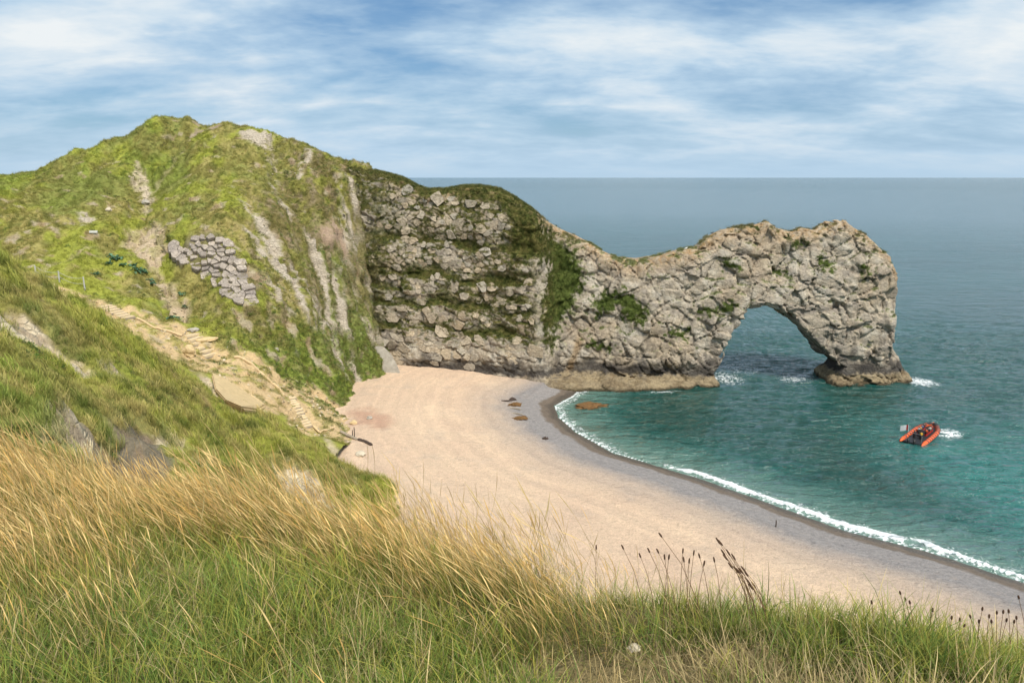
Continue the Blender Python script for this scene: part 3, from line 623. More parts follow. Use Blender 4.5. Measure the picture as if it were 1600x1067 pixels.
# ------------------------------------------------------------------ beach
def beach_mat():
    t = NT('shingle'); p = t.pos(); sd = t.attr('inland', 'Fac')
    n = t.noise(p, 0.09, 5, 0.6); n1 = t.noise(p, 1.3, 6, 0.7); n2 = t.noise(p, 5.0, 3, 0.7); nw = t.noise(p, 0.25, 4, 0.6)
    sand = t.mix(t.ramp(n, [(0.35, 0.0), (0.65, 1.0)]), (.62, .455, .33), (.67, .505, .36))
    sand = t.mix(t.ramp(t.noise(p, 0.2, 3, 0.5), [(0.55, 0.0), (0.75, 0.5)]), sand, (.45, .37, .30))
    grey = t.mix(n1, (.20, .185, .185), (.36, .335, .32))
    s = t.math('ADD', sd, t.math('MULTIPLY', t.math('SUBTRACT', nw, 0.5), 5.0))
    sw = t.math('ADD', sd, t.math('MULTIPLY', t.math('SUBTRACT', nw, 0.5), 3.6))
    col = t.mix(t.ramp(t.math('MULTIPLY', s, 1 / 30.0), [(0.29, 1.0), (0.48, 0.4), (0.75, 0.0)]), sand, grey)
    col = t.mix(t.ramp(t.math('MULTIPLY', sw, 1 / 10.0), [(0.32, 1.0), (0.40, 0.0)]), col, (.17, .135, .105))
    col = t.mix(t.ramp(t.math('MULTIPLY', sw, 1 / 10.0), [(0.12, 1.0), (0.22, 0.0)]), col, (.105, .088, .072))
    cb = t.N.new('ShaderNodeCombineXYZ'); t.L.new(t.math('ADD', t.math('MULTIPLY', sd, .42), t.math('MULTIPLY', nw, 1.5)), cb.inputs[0]); t.L.new(t.math('MULTIPLY', n, 2.0), cb.inputs[1])
    col = t.mix(1.0, col, t.ramp(t.noise(cb.outputs[0], 1.0, 4, 0.65), [(0.3, (.86, .86, .87)), (0.7, (1.1, 1.09, 1.07))]), 'MULTIPLY')
    col = t.mix(t.ramp(t.noise(p, 0.35, 5, 0.7), [(0.58, 0.0), (0.72, 0.35)]), col, (.40, .31, .235))
    col = t.mix(t.math('MULTIPLY', t.attr('red', 'Fac'), .5), col, (.36, .17, .115))
    weed = t.math('MULTIPLY', t.ramp(t.noise(p, 0.9, 6, 0.75), [(0.63, 0.0), (0.68, 1.0)]), t.ramp(t.math('MULTIPLY', s, 1 / 20.0), [(0.2, 0.0), (0.32, 0.8), (0.5, 0.6), (0.75, 0.0)]))
    col = t.mix(weed, col, (.07, .055, .045))
    col = t.mix(1.0, col, t.ramp(n2, [(0.25, 0.72), (0.5, 1.0), (0.75, 1.22)]), 'MULTIPLY')
    col = t.mix(1.0, col, t.ramp(n1, [(0.3, 0.90), (0.7, 1.08)]), 'MULTIPLY')
    t.set('Base Color', col).set('Roughness', t.ramp(t.math('MULTIPLY', sw, 0.1), [(0.12, 0.35), (0.3, 0.85)])).set('Specular IOR Level', 0.25)
    h = t.math('ADD', n1, t.math('MULTIPLY', n2, 0.35)); t.set('Normal', t.bump(h, 1.0, 0.45)); return t.m
def beach():
    xs = np.arange(-64, 112, 0.7); ys = np.arange(40, 205, 0.7); X, Y = np.meshgrid(xs, ys); Z = beach_z(X, Y)
    S_ = -shore_sd(X, Y); Z = Z + 0.05 * fbm(X / 1.6, Y / 1.6, oct=2, seed=97) * sstep(3, 8, S_) + .16 * pnoise(S_ / 3.2 + .5 * pnoise(X / 14, Y / 14, seed=95), X / 40, seed=96) * sstep(2, 6, S_)
    me = np_mesh('beach', np.stack([X, Y, Z], -1).reshape(-1, 3), grid_faces(len(xs), len(ys)), True, None, {'inland': -shore_sd(X, Y), 'red': sstep(2.5, -2.0, poly_sd(R_RED, X, Y) + 2.0 * fbm(X / 3, Y / 3, oct=3, seed=99))})
    me.materials.append(beach_mat()); return tag(link(bpy.data.objects.new('beach', me)), kind='structure')
beach()

# ------------------------------------------------------------------ sea
def sea_mat():
    t = NT('sea_water'); p = t.pos(); off = t.attr('offshore', 'Fac'); fo = t.attr('foam', 'Fac'); sh = t.attr('shelf', 'Fac')
    n0 = t.noise(p, 0.012, 4, 0.6); patch = t.noise(p, 0.05, 4, 0.6)
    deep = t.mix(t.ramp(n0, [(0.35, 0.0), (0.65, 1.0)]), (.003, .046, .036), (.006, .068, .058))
    far = t.mix(t.ramp(t.math('MULTIPLY', off, 1 / 1500.0), [(0.05, 0.0), (0.6, 1.0)]), deep, (.085, .14, .16))  # base colour paler with distance, painted in place of reflected sky
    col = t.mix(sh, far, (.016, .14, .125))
    col = t.mix(t.ramp(t.math('MULTIPLY', off, 1 / 14.0), [(0.0, 1.0), (0.35, 0.5), (1.0, 0.0)]), col, (.15, .24, .20))
    fn = t.noise(t.scale(p, (1, 1, 1)), 0.9, 7, 0.72, 0.8); lace = t.noise(p, 3.0, 4, 0.7, 0.5)
    fm = t.math('ADD', fo, t.math('ADD', t.math('MULTIPLY', t.math('SUBTRACT', fn, 0.5), 1.1), t.math('MULTIPLY', t.math('SUBTRACT', lace, 0.5), 0.7)))
    fmask = t.ramp(fm, [(0.48, 0.0), (0.62, 1.0)])
    fmask = t.math('MULTIPLY', fmask, t.ramp(fo, [(0.02, 0.0), (0.12, 1.0)]))
    col = t.mix(fmask, col, (.82, .85, .86))
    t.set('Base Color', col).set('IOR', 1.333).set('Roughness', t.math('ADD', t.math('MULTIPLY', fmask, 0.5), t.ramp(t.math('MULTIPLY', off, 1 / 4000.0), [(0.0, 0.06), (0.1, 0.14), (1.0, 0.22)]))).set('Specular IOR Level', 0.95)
    pw = t.scale(p, (0.75, 1.35, 1))
    w = t.math('ADD', t.math('ADD', t.math('MULTIPLY', t.noise(t.scale(p, (0.5, 1.3, 1)), 0.045, 4, 0.6, 0.5), 3.2), t.math('MULTIPLY', t.noise(pw, 0.16, 3, 0.55, 0.4), 1.6)), t.math('ADD', t.math('MULTIPLY', t.noise(pw, 0.62, 4, 0.6, 0.6), 0.8), t.math('MULTIPLY', t.noise(pw, 2.0, 3, 0.6), 0.22)))
    t.set('Normal', t.bump(w, 1.0, 1.5)); return t.m
def sea():
    def axis(a, b, d, lo, hi):
        s = list(np.arange(a, b, d)); g = d; v = s[-1]
        while v < hi: g *= 1.16; v += g; s.append(v)
        g = d; v = s[0]; pre = []
        while v > lo: g *= 1.16; v -= g; pre.append(v)
        return np.array(pre[::-1] + s)
    xs = axis(-2, 150, 0.55, -45000, 45000); ys = axis(76, 240, 0.55, -200, 70000); X, Y = np.meshgrid(xs, ys)
    s = shore_sd(X, Y)
    Z = (0.30 * fbm(X / 5.5, Y / 3.4, oct=3, seed=103, gain=.55) + 0.16 * (1 - 2 * np.abs(pnoise(X / 7.5 + Y / 20, Y / 3.2, seed=104)))) * sstep(420, 250, np.hypot(X, Y)) * (0.12 + 0.88 * sstep(1.5, 16, s))
    k = np.interp(X, [12, 24, 33, 45, 80], [0.0, 0.2, 0.85, 1, 1])                         # the surf grows along the beach
    gap = 1 - 0.9 * sstep(1.5, 0.5, np.abs(X - 58.5))
    wv = 1.5 + 1.0 * pnoise(X / 9, Y / 9, seed=105) + 0.7 * pnoise(X / 2.6, Y / 2.6, seed=106)
    fw = .85 * (1 + .9 * pnoise(X / 8, Y / 8, seed=107)); foam = np.exp(-((s - wv) / np.maximum(fw, .35))**2) * 1.0 * k * gap
    foam = np.maximum(foam, np.exp(-((s - 0.25) / 0.28)**2) * 0.9 * (1 - k) * sstep(8, 11, X))
    foam = np.maximum(foam, 0.50 * sstep(6.5, 1, s) * (s > 0.1) * sstep(28, 20, X) * (s < 7)); foam = np.maximum(foam, 0.46 * sstep(8, 2, s + 2 * pnoise(X / 6, Y / 6, seed=108)) * (s > 0) * k); foam = np.maximum(foam, .75 * k * np.exp(-((s - .15 - .3 * pnoise(X / 3, Y / 3, seed=109)) / .22)**2))
    Z = Z + 0.28 * np.exp(-((s - wv) / 0.9)**2) * k
    # swash round the piers and the boat's wake
    WAKE = onz(1481, 677)
    for (cx, cy, rx, ry, a) in [(106.5, 184.5, 6.5, 8, 0.60), (57, 188, 8, 13, 0.52), (75, 188, 8, 8.0, 0.53), (64, 198, 14, 14, 0.43), (38, 175.0, 7, 1.4, 0.56), (WAKE[0], WAKE[1], 5.4, 5.0, 0.58)]:
        q = np.sqrt(((X - cx) / rx)**2 + ((Y - cy) / ry)**2); foam = np.maximum(foam, a * np.exp(-(q / 0.9)**2.5))
    shelf = np.clip(0.85 * sstep(60, 82, X + (Y - 140) * 0.12) * sstep(175, 120, Y) + 0.35 * sstep(24, 5, s), 0, 1)
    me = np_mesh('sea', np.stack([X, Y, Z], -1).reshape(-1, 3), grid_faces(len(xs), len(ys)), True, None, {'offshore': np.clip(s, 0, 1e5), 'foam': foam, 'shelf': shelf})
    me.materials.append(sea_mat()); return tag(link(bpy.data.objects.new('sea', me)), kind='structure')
sea()

# ------------------------------------------------------------------ blocks of limestone standing proud of the cliff
def half_plane_cell(i, P, box, r, lo=.42):
    """Voronoi cell of point i as a polygon, clipped to a ragged outline round it"""
    cx, cy = P[i]; k0 = r.integers(6, 10); an = np.sort(np.arange(k0) + r.uniform(-.35, .35, k0)) * 2 * np.pi / k0
    poly = [(cx + math.cos(a) * box * q, cy + math.sin(a) * box * q) for a, q in zip(an, r.uniform(.75, 1.25, k0))]
    d = ((P - P[i])**2).sum(1); order = np.argsort(d)[1:22]
    for j in order:
        w = r.uniform(lo, .5); mx, my = P[i] * (1 - w) + P[j] * w; nx, ny = P[j] - P[i]
        out = []
        for a, c in zip(poly, poly[1:] + poly[:1]):
            da, dc = (a[0] - mx) * nx + (a[1] - my) * ny, (c[0] - mx) * nx + (c[1] - my) * ny
            if da <= 0: out.append(a)
            if (da < 0) != (dc < 0):
                t = da / (da - dc); out.append((a[0] + (c[0] - a[0]) * t, a[1] + (c[1] - a[1]) * t))
        poly = out
        if len(poly) < 3: return None
    return np.array(poly)
def poisson(n, x0, x1, y0, y1, rad, ok, seed):
    r = np.random.default_rng(seed); pts = []
    for _ in range(n * 40):
        p = np.array((r.uniform(x0, x1), r.uniform(y0, y1)))
        if not ok(p): continue
        q = rad(p)
        if all((p[0] - o[0])**2 + (p[1] - o[1])**2 > q * q for o in pts): pts.append(p)
        if len(pts) >= n: break
    return np.array(pts)
def stone_mesh(name, poly, lift, proud, depth, col, r, inset=0.16, gap=0.07):
    """a joint-bounded stone: poly in a plane, lift(u, v, d) -> xyz where d is the distance out of the face"""
    c = poly.mean(0); rad = np.sqrt(((poly - c)**2).sum(1)).mean(); n = len(poly)
    k1 = max(0.3, 1 - gap / rad); k2 = max(0.2, 1 - (gap + inset) / rad)
    V = []; tx, ty = r.normal(0, 0.12, 2)
    for k, d in ((k1, -depth), (k1 * 1.0, proud * 0.45), (k2, proud)):
        for p in poly:
            q = c + (p - c) * k; dd = d + (0 if d < 0 else (q[0] - c[0]) * tx + (q[1] - c[1]) * ty + r.normal(0, 0.05)); V.append(lift(q[0], q[1], dd))
    V.append(lift(c[0], c[1], proud + r.uniform(0.0, 0.12)))
    Fc = []
    for a in (0, n):
        for i in range(n): Fc.append((a + i, a + (i + 1) % n, a + n + (i + 1) % n, a + n + i))
    for i in range(n): Fc.append((2 * n + i, 2 * n + (i + 1) % n, 3 * n))
    me = bpy.data.meshes.new(name); me.from_pydata([tuple(v) for v in V], [], Fc)
    a = me.attributes.new('col', 'FLOAT_COLOR', 'POINT'); a.data.foreach_set('color', np.tile((*col, 1.0), len(V)).astype(np.float32))
    me.materials.append(ROCK_M); me.update(); return me
_fr = np.full((450, 180), 400.0); _m = HN[:, 1] < -0.1
np.minimum.at(_fr, (np.clip(((HV[_m, 0] + 52) / .36).astype(int), 0, 449), np.clip(((HV[_m, 2] + 3) / .36).astype(int), 0, 179)), HV[_m, 1])
_gr = np.zeros((450, 180)); np.maximum.at(_gr, (np.clip(((HV[_m, 0] + 52) / .36).astype(int), 0, 449), np.clip(((HV[_m, 2] + 3) / .36).astype(int), 0, 179)), HG[_m])
def face_at(x, z):
    i, j = int((x + 52) / .36), int((z + 3) / .36); w = _fr[max(i - 2, 0):i + 3, max(j - 2, 0):j + 3]; w = w[w < 399]
    return float(np.median(w)) if len(w) else None
def cliff_blocks():
    edge = lambda x: np.interp(x, [p[0] for p in P_SKY[:40]], [p[1] for p in P_SKY[:40]])
    def ok(p):
        x, z = p
        if z > edge(x) - 1.5: return False
        i, j = int((x + 52) / .36), int((z + 3) / .36); g = _gr[i - 1:i + 2, j - 1:j + 2]
        return g.size and g.mean() < 0.55
    def rad(p):
        q = float(pnoise(np.array([p[0] / 5.0]), np.array([p[1] / 4.0]), seed=201)[0]); return (1.05 + 2.0 * max(0.0, q + .2)) * (1.3 if p[1] < 15 else 1.0)
    def inside(p): return ok(p) and p[1] > 7.5 + 2.5 * math.sin(p[0] * .7) + 1.5 * math.sin(p[0] * 1.9) and p[0] < 5.5 + 1.5 * math.sin(p[1] * .8) and p[0] > -33 + 2.5 * math.sin(p[1] * .45)
    P = poisson(330, -37, 8, 4, 49, rad, inside, 11); r = np.random.default_rng(5)
    Q = P * np.array((1, 1.3))                                          # stones lie a little flatter than tall
    for i in range(len(P)):
        if r.random() < .30: continue
        cell = half_plane_cell(i, Q, rad(P[i]) * r.uniform(.85, 1.3), r, .46)
        if cell is None: continue
        cell = cell / np.array((1, 1.3)); sh = r.normal(0, .14); cell = cell + np.c_[np.zeros(len(cell)), (cell[:, 0] - cell[:, 0].mean()) * (sh - .07)]
        c = cell.mean(0); y0 = face_at(*c)
        if y0 is None: continue
        ys_ = [face_at(c[0] + dx, c[1] + dz) or y0 for dx, dz in ((-.9, 0), (.9, 0), (0, -.8), (0, .8))]
        sx, sz = np.clip((ys_[1] - ys_[0]) / 1.8, -.7, .7), np.clip((ys_[3] - ys_[2]) / 1.6, -.4, .8)
        lift = lambda u, v, d: (u - 30, y0 + sx * (u - c[0]) + sz * (v - c[1]) - d - 180, v)
        t = r.uniform(0.86, 1.1); warm = r.uniform(-0.02, 0.03)
        me = stone_mesh('block', cell, lift, r.uniform(-0.08, 0.20), 1.1, ((.455 + warm) * t, .40 * t, (.32 - warm) * t), r, r.uniform(.05, .2), r.uniform(.03, .11))
        o = link(bpy.data.objects.new('block', me), cliff)
        o.matrix_parent_inverse = Matrix.Identity(4)
cliff_blocks()
# crazed bedding plane low on the hill
def slab_outcrop():
    C = R_SLAB.mean(0); root = empty('rock_outcrop', (C[0], C[1], ground(*C))); tag(root, 'tilted grey bedding slab cracked into blocks on the grassy hill', 'rock outcrop')
    x0, y0 = R_SLAB.min(0); x1, y1 = R_SLAB.max(0); g = np.array([poly_sd(R_SLAB, np.array([0.]), np.array([0.]))])
    # least-squares plane through the outcrop
    gx, gy = np.meshgrid(np.linspace(x0, x1, 14), np.linspace(y0, y1, 14)); ins = poly_sd(R_SLAB, gx, gy) < 0
    A = np.c_[gx[ins], gy[ins], np.ones(ins.sum())]; hz = height(gx[ins], gy[ins], False); k = np.linalg.lstsq(A, hz, rcond=None)[0]
    nrm = Vector((-k[0], -k[1], 1)).normalized(); e1 = Vector((1, 0, k[0])).normalized(); e2 = nrm.cross(e1); O = Vector((C[0], C[1], k[0] * C[0] + k[1] * C[1] + k[2]))
    def xy(p): q = O + e1 * float(p[0]) + e2 * float(p[1]); return q
    def ok(p): q = xy(p); return poly_sd(R_SLAB, np.array([q.x]), np.array([q.y]))[0] < -0.1
    P = poisson(120, -16, 16, -24, 24, lambda p: 1.15 + 0.35 * math.sin(p[0] * 3.1 + p[1] * 1.7), ok, 21); r = np.random.default_rng(9)
    for i in range(len(P)):
        cell = half_plane_cell(i, P, 1.6, r, .475)
        if cell is None: continue
        c = cell.mean(0); q = xy(c); base = float(height(np.array([q.x]), np.array([q.y]))[0]) - q.z
        base = np.clip(base, -0.6, 4.5) + 0.05
        lift = lambda u, v, d: tuple(O + e1 * u + e2 * v + nrm * (d + base * nrm.z) - root.location)
        if r.random() < .07: continue
        t = r.uniform(0.8, 1.12)
        o = link(bpy.data.objects.new('stone', stone_mesh('stone', cell, lift, r.uniform(0.22, 0.52), 1.2, (.40 * t, .35 * t, .305 * t), r, 0.07, 0.05)), root)
    return root
slab_outcrop()

# ------------------------------------------------------------------ grass
def blade_mat(name, tint=True, trans=0.35):
    t = NT(name); c = t.attr('col')
    if tint:
        a = t.N.new('ShaderNodeAttribute'); a.attribute_type = 'INSTANCER'; a.attribute_name = 'tint'; c = t.mix(1.0, a.outputs['Color'], c, 'MULTIPLY')
    else:
        oi = t.N.new('ShaderNodeObjectInfo'); c = t.mix(1.0, c, t.ramp(oi.outputs['Random'], [(0.0, (0.78, 0.80, 0.8)), (1.0, (1.2, 1.15, 1.1))]), 'MULTIPLY')
    t.set('Base Color', c).set('Roughness', 0.6).set('Specular IOR Level', 0.2)
    tr = t.N.new('ShaderNodeBsdfTranslucent'); t.L.new(c, tr.inputs['Color']); mx = t.N.new('ShaderNodeMixShader'); mx.inputs[0].default_value = trans
    t.L.new(t.p.outputs[0], mx.inputs[1]); t.L.new(tr.outputs[0], mx.inputs[2]); t.L.new(mx.outputs[0], t.out.inputs[0]); return t.m
TUFT_M, BLADE_M = blade_mat('turf', True, 0.25), blade_mat('grass_blades', False, 0.35)
def blades(r, n, L, W, spread, tilt, curl, wind, base, tips, seg=4, head=0.0, headw=0.0):
    """n curved blades: base and tip colours, bent along their own bearing and by the wind"""
    V, Fc, C = [], [], []
    for b in range(n):
        az = r.uniform(0, 2 * np.pi); ln = r.uniform(*L); w = r.uniform(*W) * 0.5; p = np.array((*(r.normal(0, spread, 2)), -0.03))
        th = abs(r.normal(0, tilt)); cu = r.uniform(*curl); hx, hy = math.cos(az), math.sin(az); side = np.array((-math.sin(az + r.normal(0, .6)), math.cos(az + r.normal(0, .6)), 0))
        tip = np.array(tips[r.integers(len(tips))]) * r.uniform(.8, 1.2); bs = np.array(base) * r.uniform(.75, 1.25); i0 = len(V)
        wk = r.uniform(0.6, 1.25)
        for k in range(seg + 1):
            t = k / seg; ww = w * (1 - t)**0.6 if head == 0 else w
            if head and t > 1 - head: ww = headw * 0.5 * (1 - ((t - 1 + head / 2) / (head / 2))**2 * 0.9)
            cc = bs + (tip - bs) * (min(1, t * 1.25) if not head else min(1, max(0, (t - .3) * 2.0)))
            V += [p - side * ww, p + side * ww]; C += [cc, cc]
            a = th + cu * t; d = np.array((math.sin(a) * hx + wind[0] * wk * t, math.sin(a) * hy + wind[1] * wk * t, math.cos(a))); d /= np.linalg.norm(d); p = p + d * ln / seg
        for k in range(seg): Fc.append((i0 + 2 * k, i0 + 2 * k + 1, i0 + 2 * k + 3, i0 + 2 * k + 2))
    return np.array(V), np.array(Fc), np.array(C)
def clump(name, parts, mat):
    V, Fc, C, o = [], [], [], 0
    for v, f, c in parts: V.append(v); Fc.append(f + o); C.append(c); o += len(v)
    me = np_mesh(name, np.concatenate(V), np.concatenate(Fc), False, np.concatenate(C)); me.materials.append(mat)
    return bpy.data.objects.new(name, me)
def scatter(name, label, cat, sources, pts, rot, scl, idx, tint=None):
    """one mass of vegetation: every point carries a copy of one of the source clumps"""
    coll = bpy.data.collections.new(name + '_clumps')
    for k, o in enumerate(sources): o.name = f'{name}_clump_{k:02d}'; coll.objects.link(o)
    me = bpy.data.meshes.new(name); me.vertices.add(len(pts)); me.vertices.foreach_set('co', np.asarray(pts, np.float32).ravel())
    for nm, ty, key, arr in (('rot', 'FLOAT_VECTOR', 'vector', rot), ('scl', 'FLOAT', 'value', scl), ('idx', 'INT', 'value', idx)):
        a = me.attributes.new(nm, ty, 'POINT'); a.data.foreach_set(key, np.asarray(arr, np.int32 if ty == 'INT' else np.float32).ravel())
    if tint is not None:
        a = me.attributes.new('tint', 'FLOAT_COLOR', 'POINT'); c = np.ones((len(pts), 4), np.float32); c[:, :3] = tint; a.data.foreach_set('color', c.ravel())
    me.update(); o = link(bpy.data.objects.new(name, me)); tag(o, label, cat, kind='stuff')
    ng = bpy.data.node_groups.new(name, 'GeometryNodeTree'); ng.interface.new_socket('Geometry', in_out='INPUT', socket_type='NodeSocketGeometry'); ng.interface.new_socket('Geometry', in_out='OUTPUT', socket_type='NodeSocketGeometry')
    N, L = ng.nodes, ng.links; gi, go = N.new('NodeGroupInput'), N.new('NodeGroupOutput'); ip = N.new('GeometryNodeInstanceOnPoints'); ci = N.new('GeometryNodeCollectionInfo')
    ci.inputs['Collection'].default_value = coll; ci.inputs['Separate Children'].default_value = True; ci.inputs['Reset Children'].default_value = True
    def na(n, ty):
        q = N.new('GeometryNodeInputNamedAttribute'); q.data_type = ty; q.inputs['Name'].default_value = n; return q.outputs['Attribute']
    L.new(gi.outputs[0], ip.inputs['Points']); L.new(ci.outputs[0], ip.inputs['Instance']); ip.inputs['Pick Instance'].default_value = True
    L.new(na('idx', 'INT'), ip.inputs['Instance Index']); L.new(na('rot', 'FLOAT_VECTOR'), ip.inputs['Rotation']); L.new(na('scl', 'FLOAT'), ip.inputs['Scale']); L.new(ip.outputs[0], go.inputs[0])
    md = o.modifiers.new('scatter', 'NODES'); md.node_group = ng; return o
gr_ = np.random.default_rng(77)
# turf on the hill and the near slope: tinted by the ground it grows on
def turf_sources(k, n, W):
    return [clump('t', [blades(gr_, n, (.5, 1.25), W, .30, .4, (.3, .9), (-1.15, -.15), (.62, .66, .6), [(1.05, 1.05, 1.0), (1.2, 1.14, 1.05), (.85, .92, .8)], 3)], TUFT_M) for _ in range(k)]
def turf_points(name, n, dens):
    """points spread evenly over a terrain surface, thinned by dens and by bare ground"""
    G, c, bare = TERRAIN[name]; a = np.linalg.norm(np.cross(G[:-1, 1:] - G[:-1, :-1], G[1:, :-1] - G[:-1, :-1]), axis=-1); P = G[:-1, :-1]
    w = a * dens(P[..., 0], P[..., 1], P[..., 2]); w = (w / w.sum()).ravel(); k = np.searchsorted(np.cumsum(w), gr_.random(n)).clip(0, len(w) - 1)
    j, i = np.divmod(k, P.shape[1]); u, v = gr_.random((2, n, 1))
    L3 = lambda A: A[j, i] * (1 - u) * (1 - v) + A[j, i + 1] * u * (1 - v) + A[j + 1, i] * (1 - u) * v + A[j + 1, i + 1] * u * v
    p = L3(G); cc = L3(c); b = bare[j, i]; keep = (gr_.random(n) > b * 1.15) & (p[:, 2] > beach_z(p[:, 0], p[:, 1]) + .15)
    p, cc = p[keep], cc[keep]; return p[:, 0], p[:, 1], p[:, 2], cc
def add_turf(name, label, pts, k, n, W, size, vary=1.0):
    x, y, z, c = pts; m = len(x); f = pnoise(x / 5, y / 5, seed=301)
    tint = c * (1.3 + vary * gr_.uniform(-.2, .25, (m, 1))) * (1 + 0.15 * f[:, None]); pt = fbm(x / 1.7, y / 1.7, oct=3, seed=303); tint = lerp3(tint, G_STRAW * 1.3, vary * np.clip(gr_.random(m) * .35 + .5 * sstep(.1, .5, pt), 0, .8)); tint = lerp3(tint, G_FRESH * .9, vary * .55 * sstep(.1, .5, -pt)[:]); tint = np.asarray(tint, np.float32)
    rot = np.stack([gr_.normal(0, .12, m), gr_.normal(0, .12, m), f * 1.6 + gr_.normal(0, .5, m)], 1)
    scatter(name, label, 'grass', turf_sources(k, n, W), np.stack([x, y, z - .03], 1), rot, size(x, y) * gr_.uniform(.6, 1.25, m) * (1 + .7 * np.maximum(pnoise(x / 2.2, y / 2.2, seed=302), -.5)), gr_.integers(0, k, m), tint)
add_turf('hill_grass', 'rough wind-combed grass covering the far hill', turf_points('hill', 66000, lambda x, y, z: (y < 212) * (x > -140) * (y > 126) * (z > 2.5) * 1.0), 6, 18, (.04, .075), lambda x, y: .60, .32)
add_turf('hillside_grass', 'rough yellow-green grass on the near slope above the beach', turf_points('hillside', 70000, lambda x, y, z: np.clip((34 / np.maximum(y, 14))**1.25, 0, 1.2) * (np.abs(x) < .85 * y + 6) * (y > 12)), 6, 20, (.03, .06), lambda x, y: np.clip(.36 + y * .005, .36, .85), 1.35)
_p = turf_points('hillside', 5200, lambda x, y, z: np.clip(50 / np.maximum(y, 16), 0, 1.6) * (np.abs(x) < .85 * y + 6) * (y > 14) * sstep(-.1, .3, fbm(x / 4, y / 4, oct=3, seed=315))); _p = (_p[0], _p[1], _p[2], _p[3] * 1.15)
add_turf('tussocks', 'taller tussocks of pale grass standing out on the near slope', _p, 5, 34, (.03, .055), lambda x, y: np.clip(.55 + y * .008, .55, 1.2), .8)
# low leafy scrub along the foot of the hill and in the hollows of the slope
def leaf_clump(r):
    V, Fc, C = [], [], []
    for k in range(46):
        u = r.normal(0, 1, 3); u /= np.linalg.norm(u); u[2] = abs(u[2]); b = u * r.uniform(.25, .5) * np.array((1, 1, .8)); az = r.uniform(0, 6.28); L_ = r.uniform(.10, .2); d = (u + r.normal(0, .5, 3)); d /= np.linalg.norm(d); sd = np.cross(d, (math.cos(az), math.sin(az), .3)); sd /= np.linalg.norm(sd) + 1e-6; i0 = len(V)
        V += [b, b + d * L_ * .5 + sd * L_ * .35, b + d * L_, b + d * L_ * .5 - sd * L_ * .35]; Fc.append((i0, i0 + 1, i0 + 2, i0 + 3)); C += [np.array((1, 1, 1)) * r.uniform(.55, 1.3)] * 4
    return np.array(V), np.array(Fc), np.array(C)
def add_scrub(name, label, pts, size):
    x, y, z, c = pts; m = len(x); pal = np.array([(.13, .21, .045), (.09, .15, .035), (.21, .25, .05), (.16, .15, .06), (.24, .20, .08)]); tint = pal[gr_.integers(0, 5, m)] * gr_.uniform(.8, 1.3, (m, 1))
    scatter(name, label, 'scrub', [clump('s', [leaf_clump(gr_)], TUFT_M) for _ in range(5)], np.stack([x, y, z - .05], 1), np.stack([gr_.normal(0, .2, m), gr_.normal(0, .2, m), gr_.uniform(0, 6, m)], 1), size * gr_.uniform(.5, 1.5, m), gr_.integers(0, 5, m), tint)
_zone = lambda x, y, z: (sstep(26, 12, z) * sstep(-64, -54, x) * sstep(134, 144, y) + .25 * sstep(.05, .4, fbm(x / 6, y / 6, oct=3, seed=311)) + .25 * sstep(-66, -56, x)) * (z > 2.6) * (y < 206) * (x > -130) * (y > 128)
add_scrub('hill_scrub', 'low leafy scrub on the flank and foot of the far hill', turf_points('hill', 13000, _zone), .75)
add_scrub('hillside_scrub', 'low leafy scrub in the hollows of the near slope', turf_points('hillside', 9000, lambda x, y, z: sstep(.1, .4, fbm(x / 5, y / 5, oct=3, seed=312) + .5 * sstep(40, 20, y)) * (np.abs(x) < .85 * y + 5) * (y > 13) * np.clip((40 / np.maximum(y, 14)), 0, 1)), .55)
# loose stones on the path and the scree
def rubble():
    t = NT('rubble_stone'); a = t.N.new('ShaderNodeAttribute'); a.attribute_type = 'INSTANCER'; a.attribute_name = 'tint'; t.set('Base Color', t.mix(1.0, a.outputs['Color'], t.ramp(t.noise(t.obj(), 5, 4, .6), [(.3, .8), (.7, 1.2)]), 'MULTIPLY')).set('Roughness', .9)
    src = []
    for k in range(5):
        bm = bmesh.new(); bmesh.ops.create_icosphere(bm, subdivisions=1, radius=.5)
        for v in bm.verts: v.co = Vector((v.co.x * 1.3, v.co.y, v.co.z * .6)) * gr_.uniform(.7, 1.2)
        me = bpy.data.meshes.new('rubble'); bm.to_mesh(me); bm.free(); me.materials.append(t.m); src.append(bpy.data.objects.new('rubble', me))
    x, y, z, c = [], [], [], []
    G, cc, bare = TERRAIN['hill']; P = G.reshape(-1, 3); w = np.zeros(len(P))
    for R, q in ((R_PATH, 1.0), (R_SCREE, 1.4), (R_SCREE2, 2.0)): w = np.maximum(w, q * (poly_sd(R, P[:, 0], P[:, 1]) < .3))
    for R in R_STREAK: w = np.maximum(w, .7 * (poly_sd(R, P[:, 0], P[:, 1]) < 0))
    k = np.searchsorted(np.cumsum(w / w.sum()), gr_.random(2600)).clip(0, len(P) - 1); m = len(k); pos = P[k] + gr_.uniform(-.2, .2, (m, 3)) * (1, 1, 0)
    tint = lerp3(cc.reshape(-1, 3)[k], vcol(.50, .42, .30), gr_.random(m)) * gr_.uniform(.7, 1.15, (m, 1))
    scatter('loose_rubble', 'loose stones strewn over the path and the scree', 'rubble', src, pos, gr_.normal(0, .5, (m, 3)) + np.c_[np.zeros((m, 2)), gr_.uniform(0, 6, m)], .16 + .5 * gr_.random(m)**4 + .12 * gr_.random(m), gr_.integers(0, 5, m), tint)
rubble()
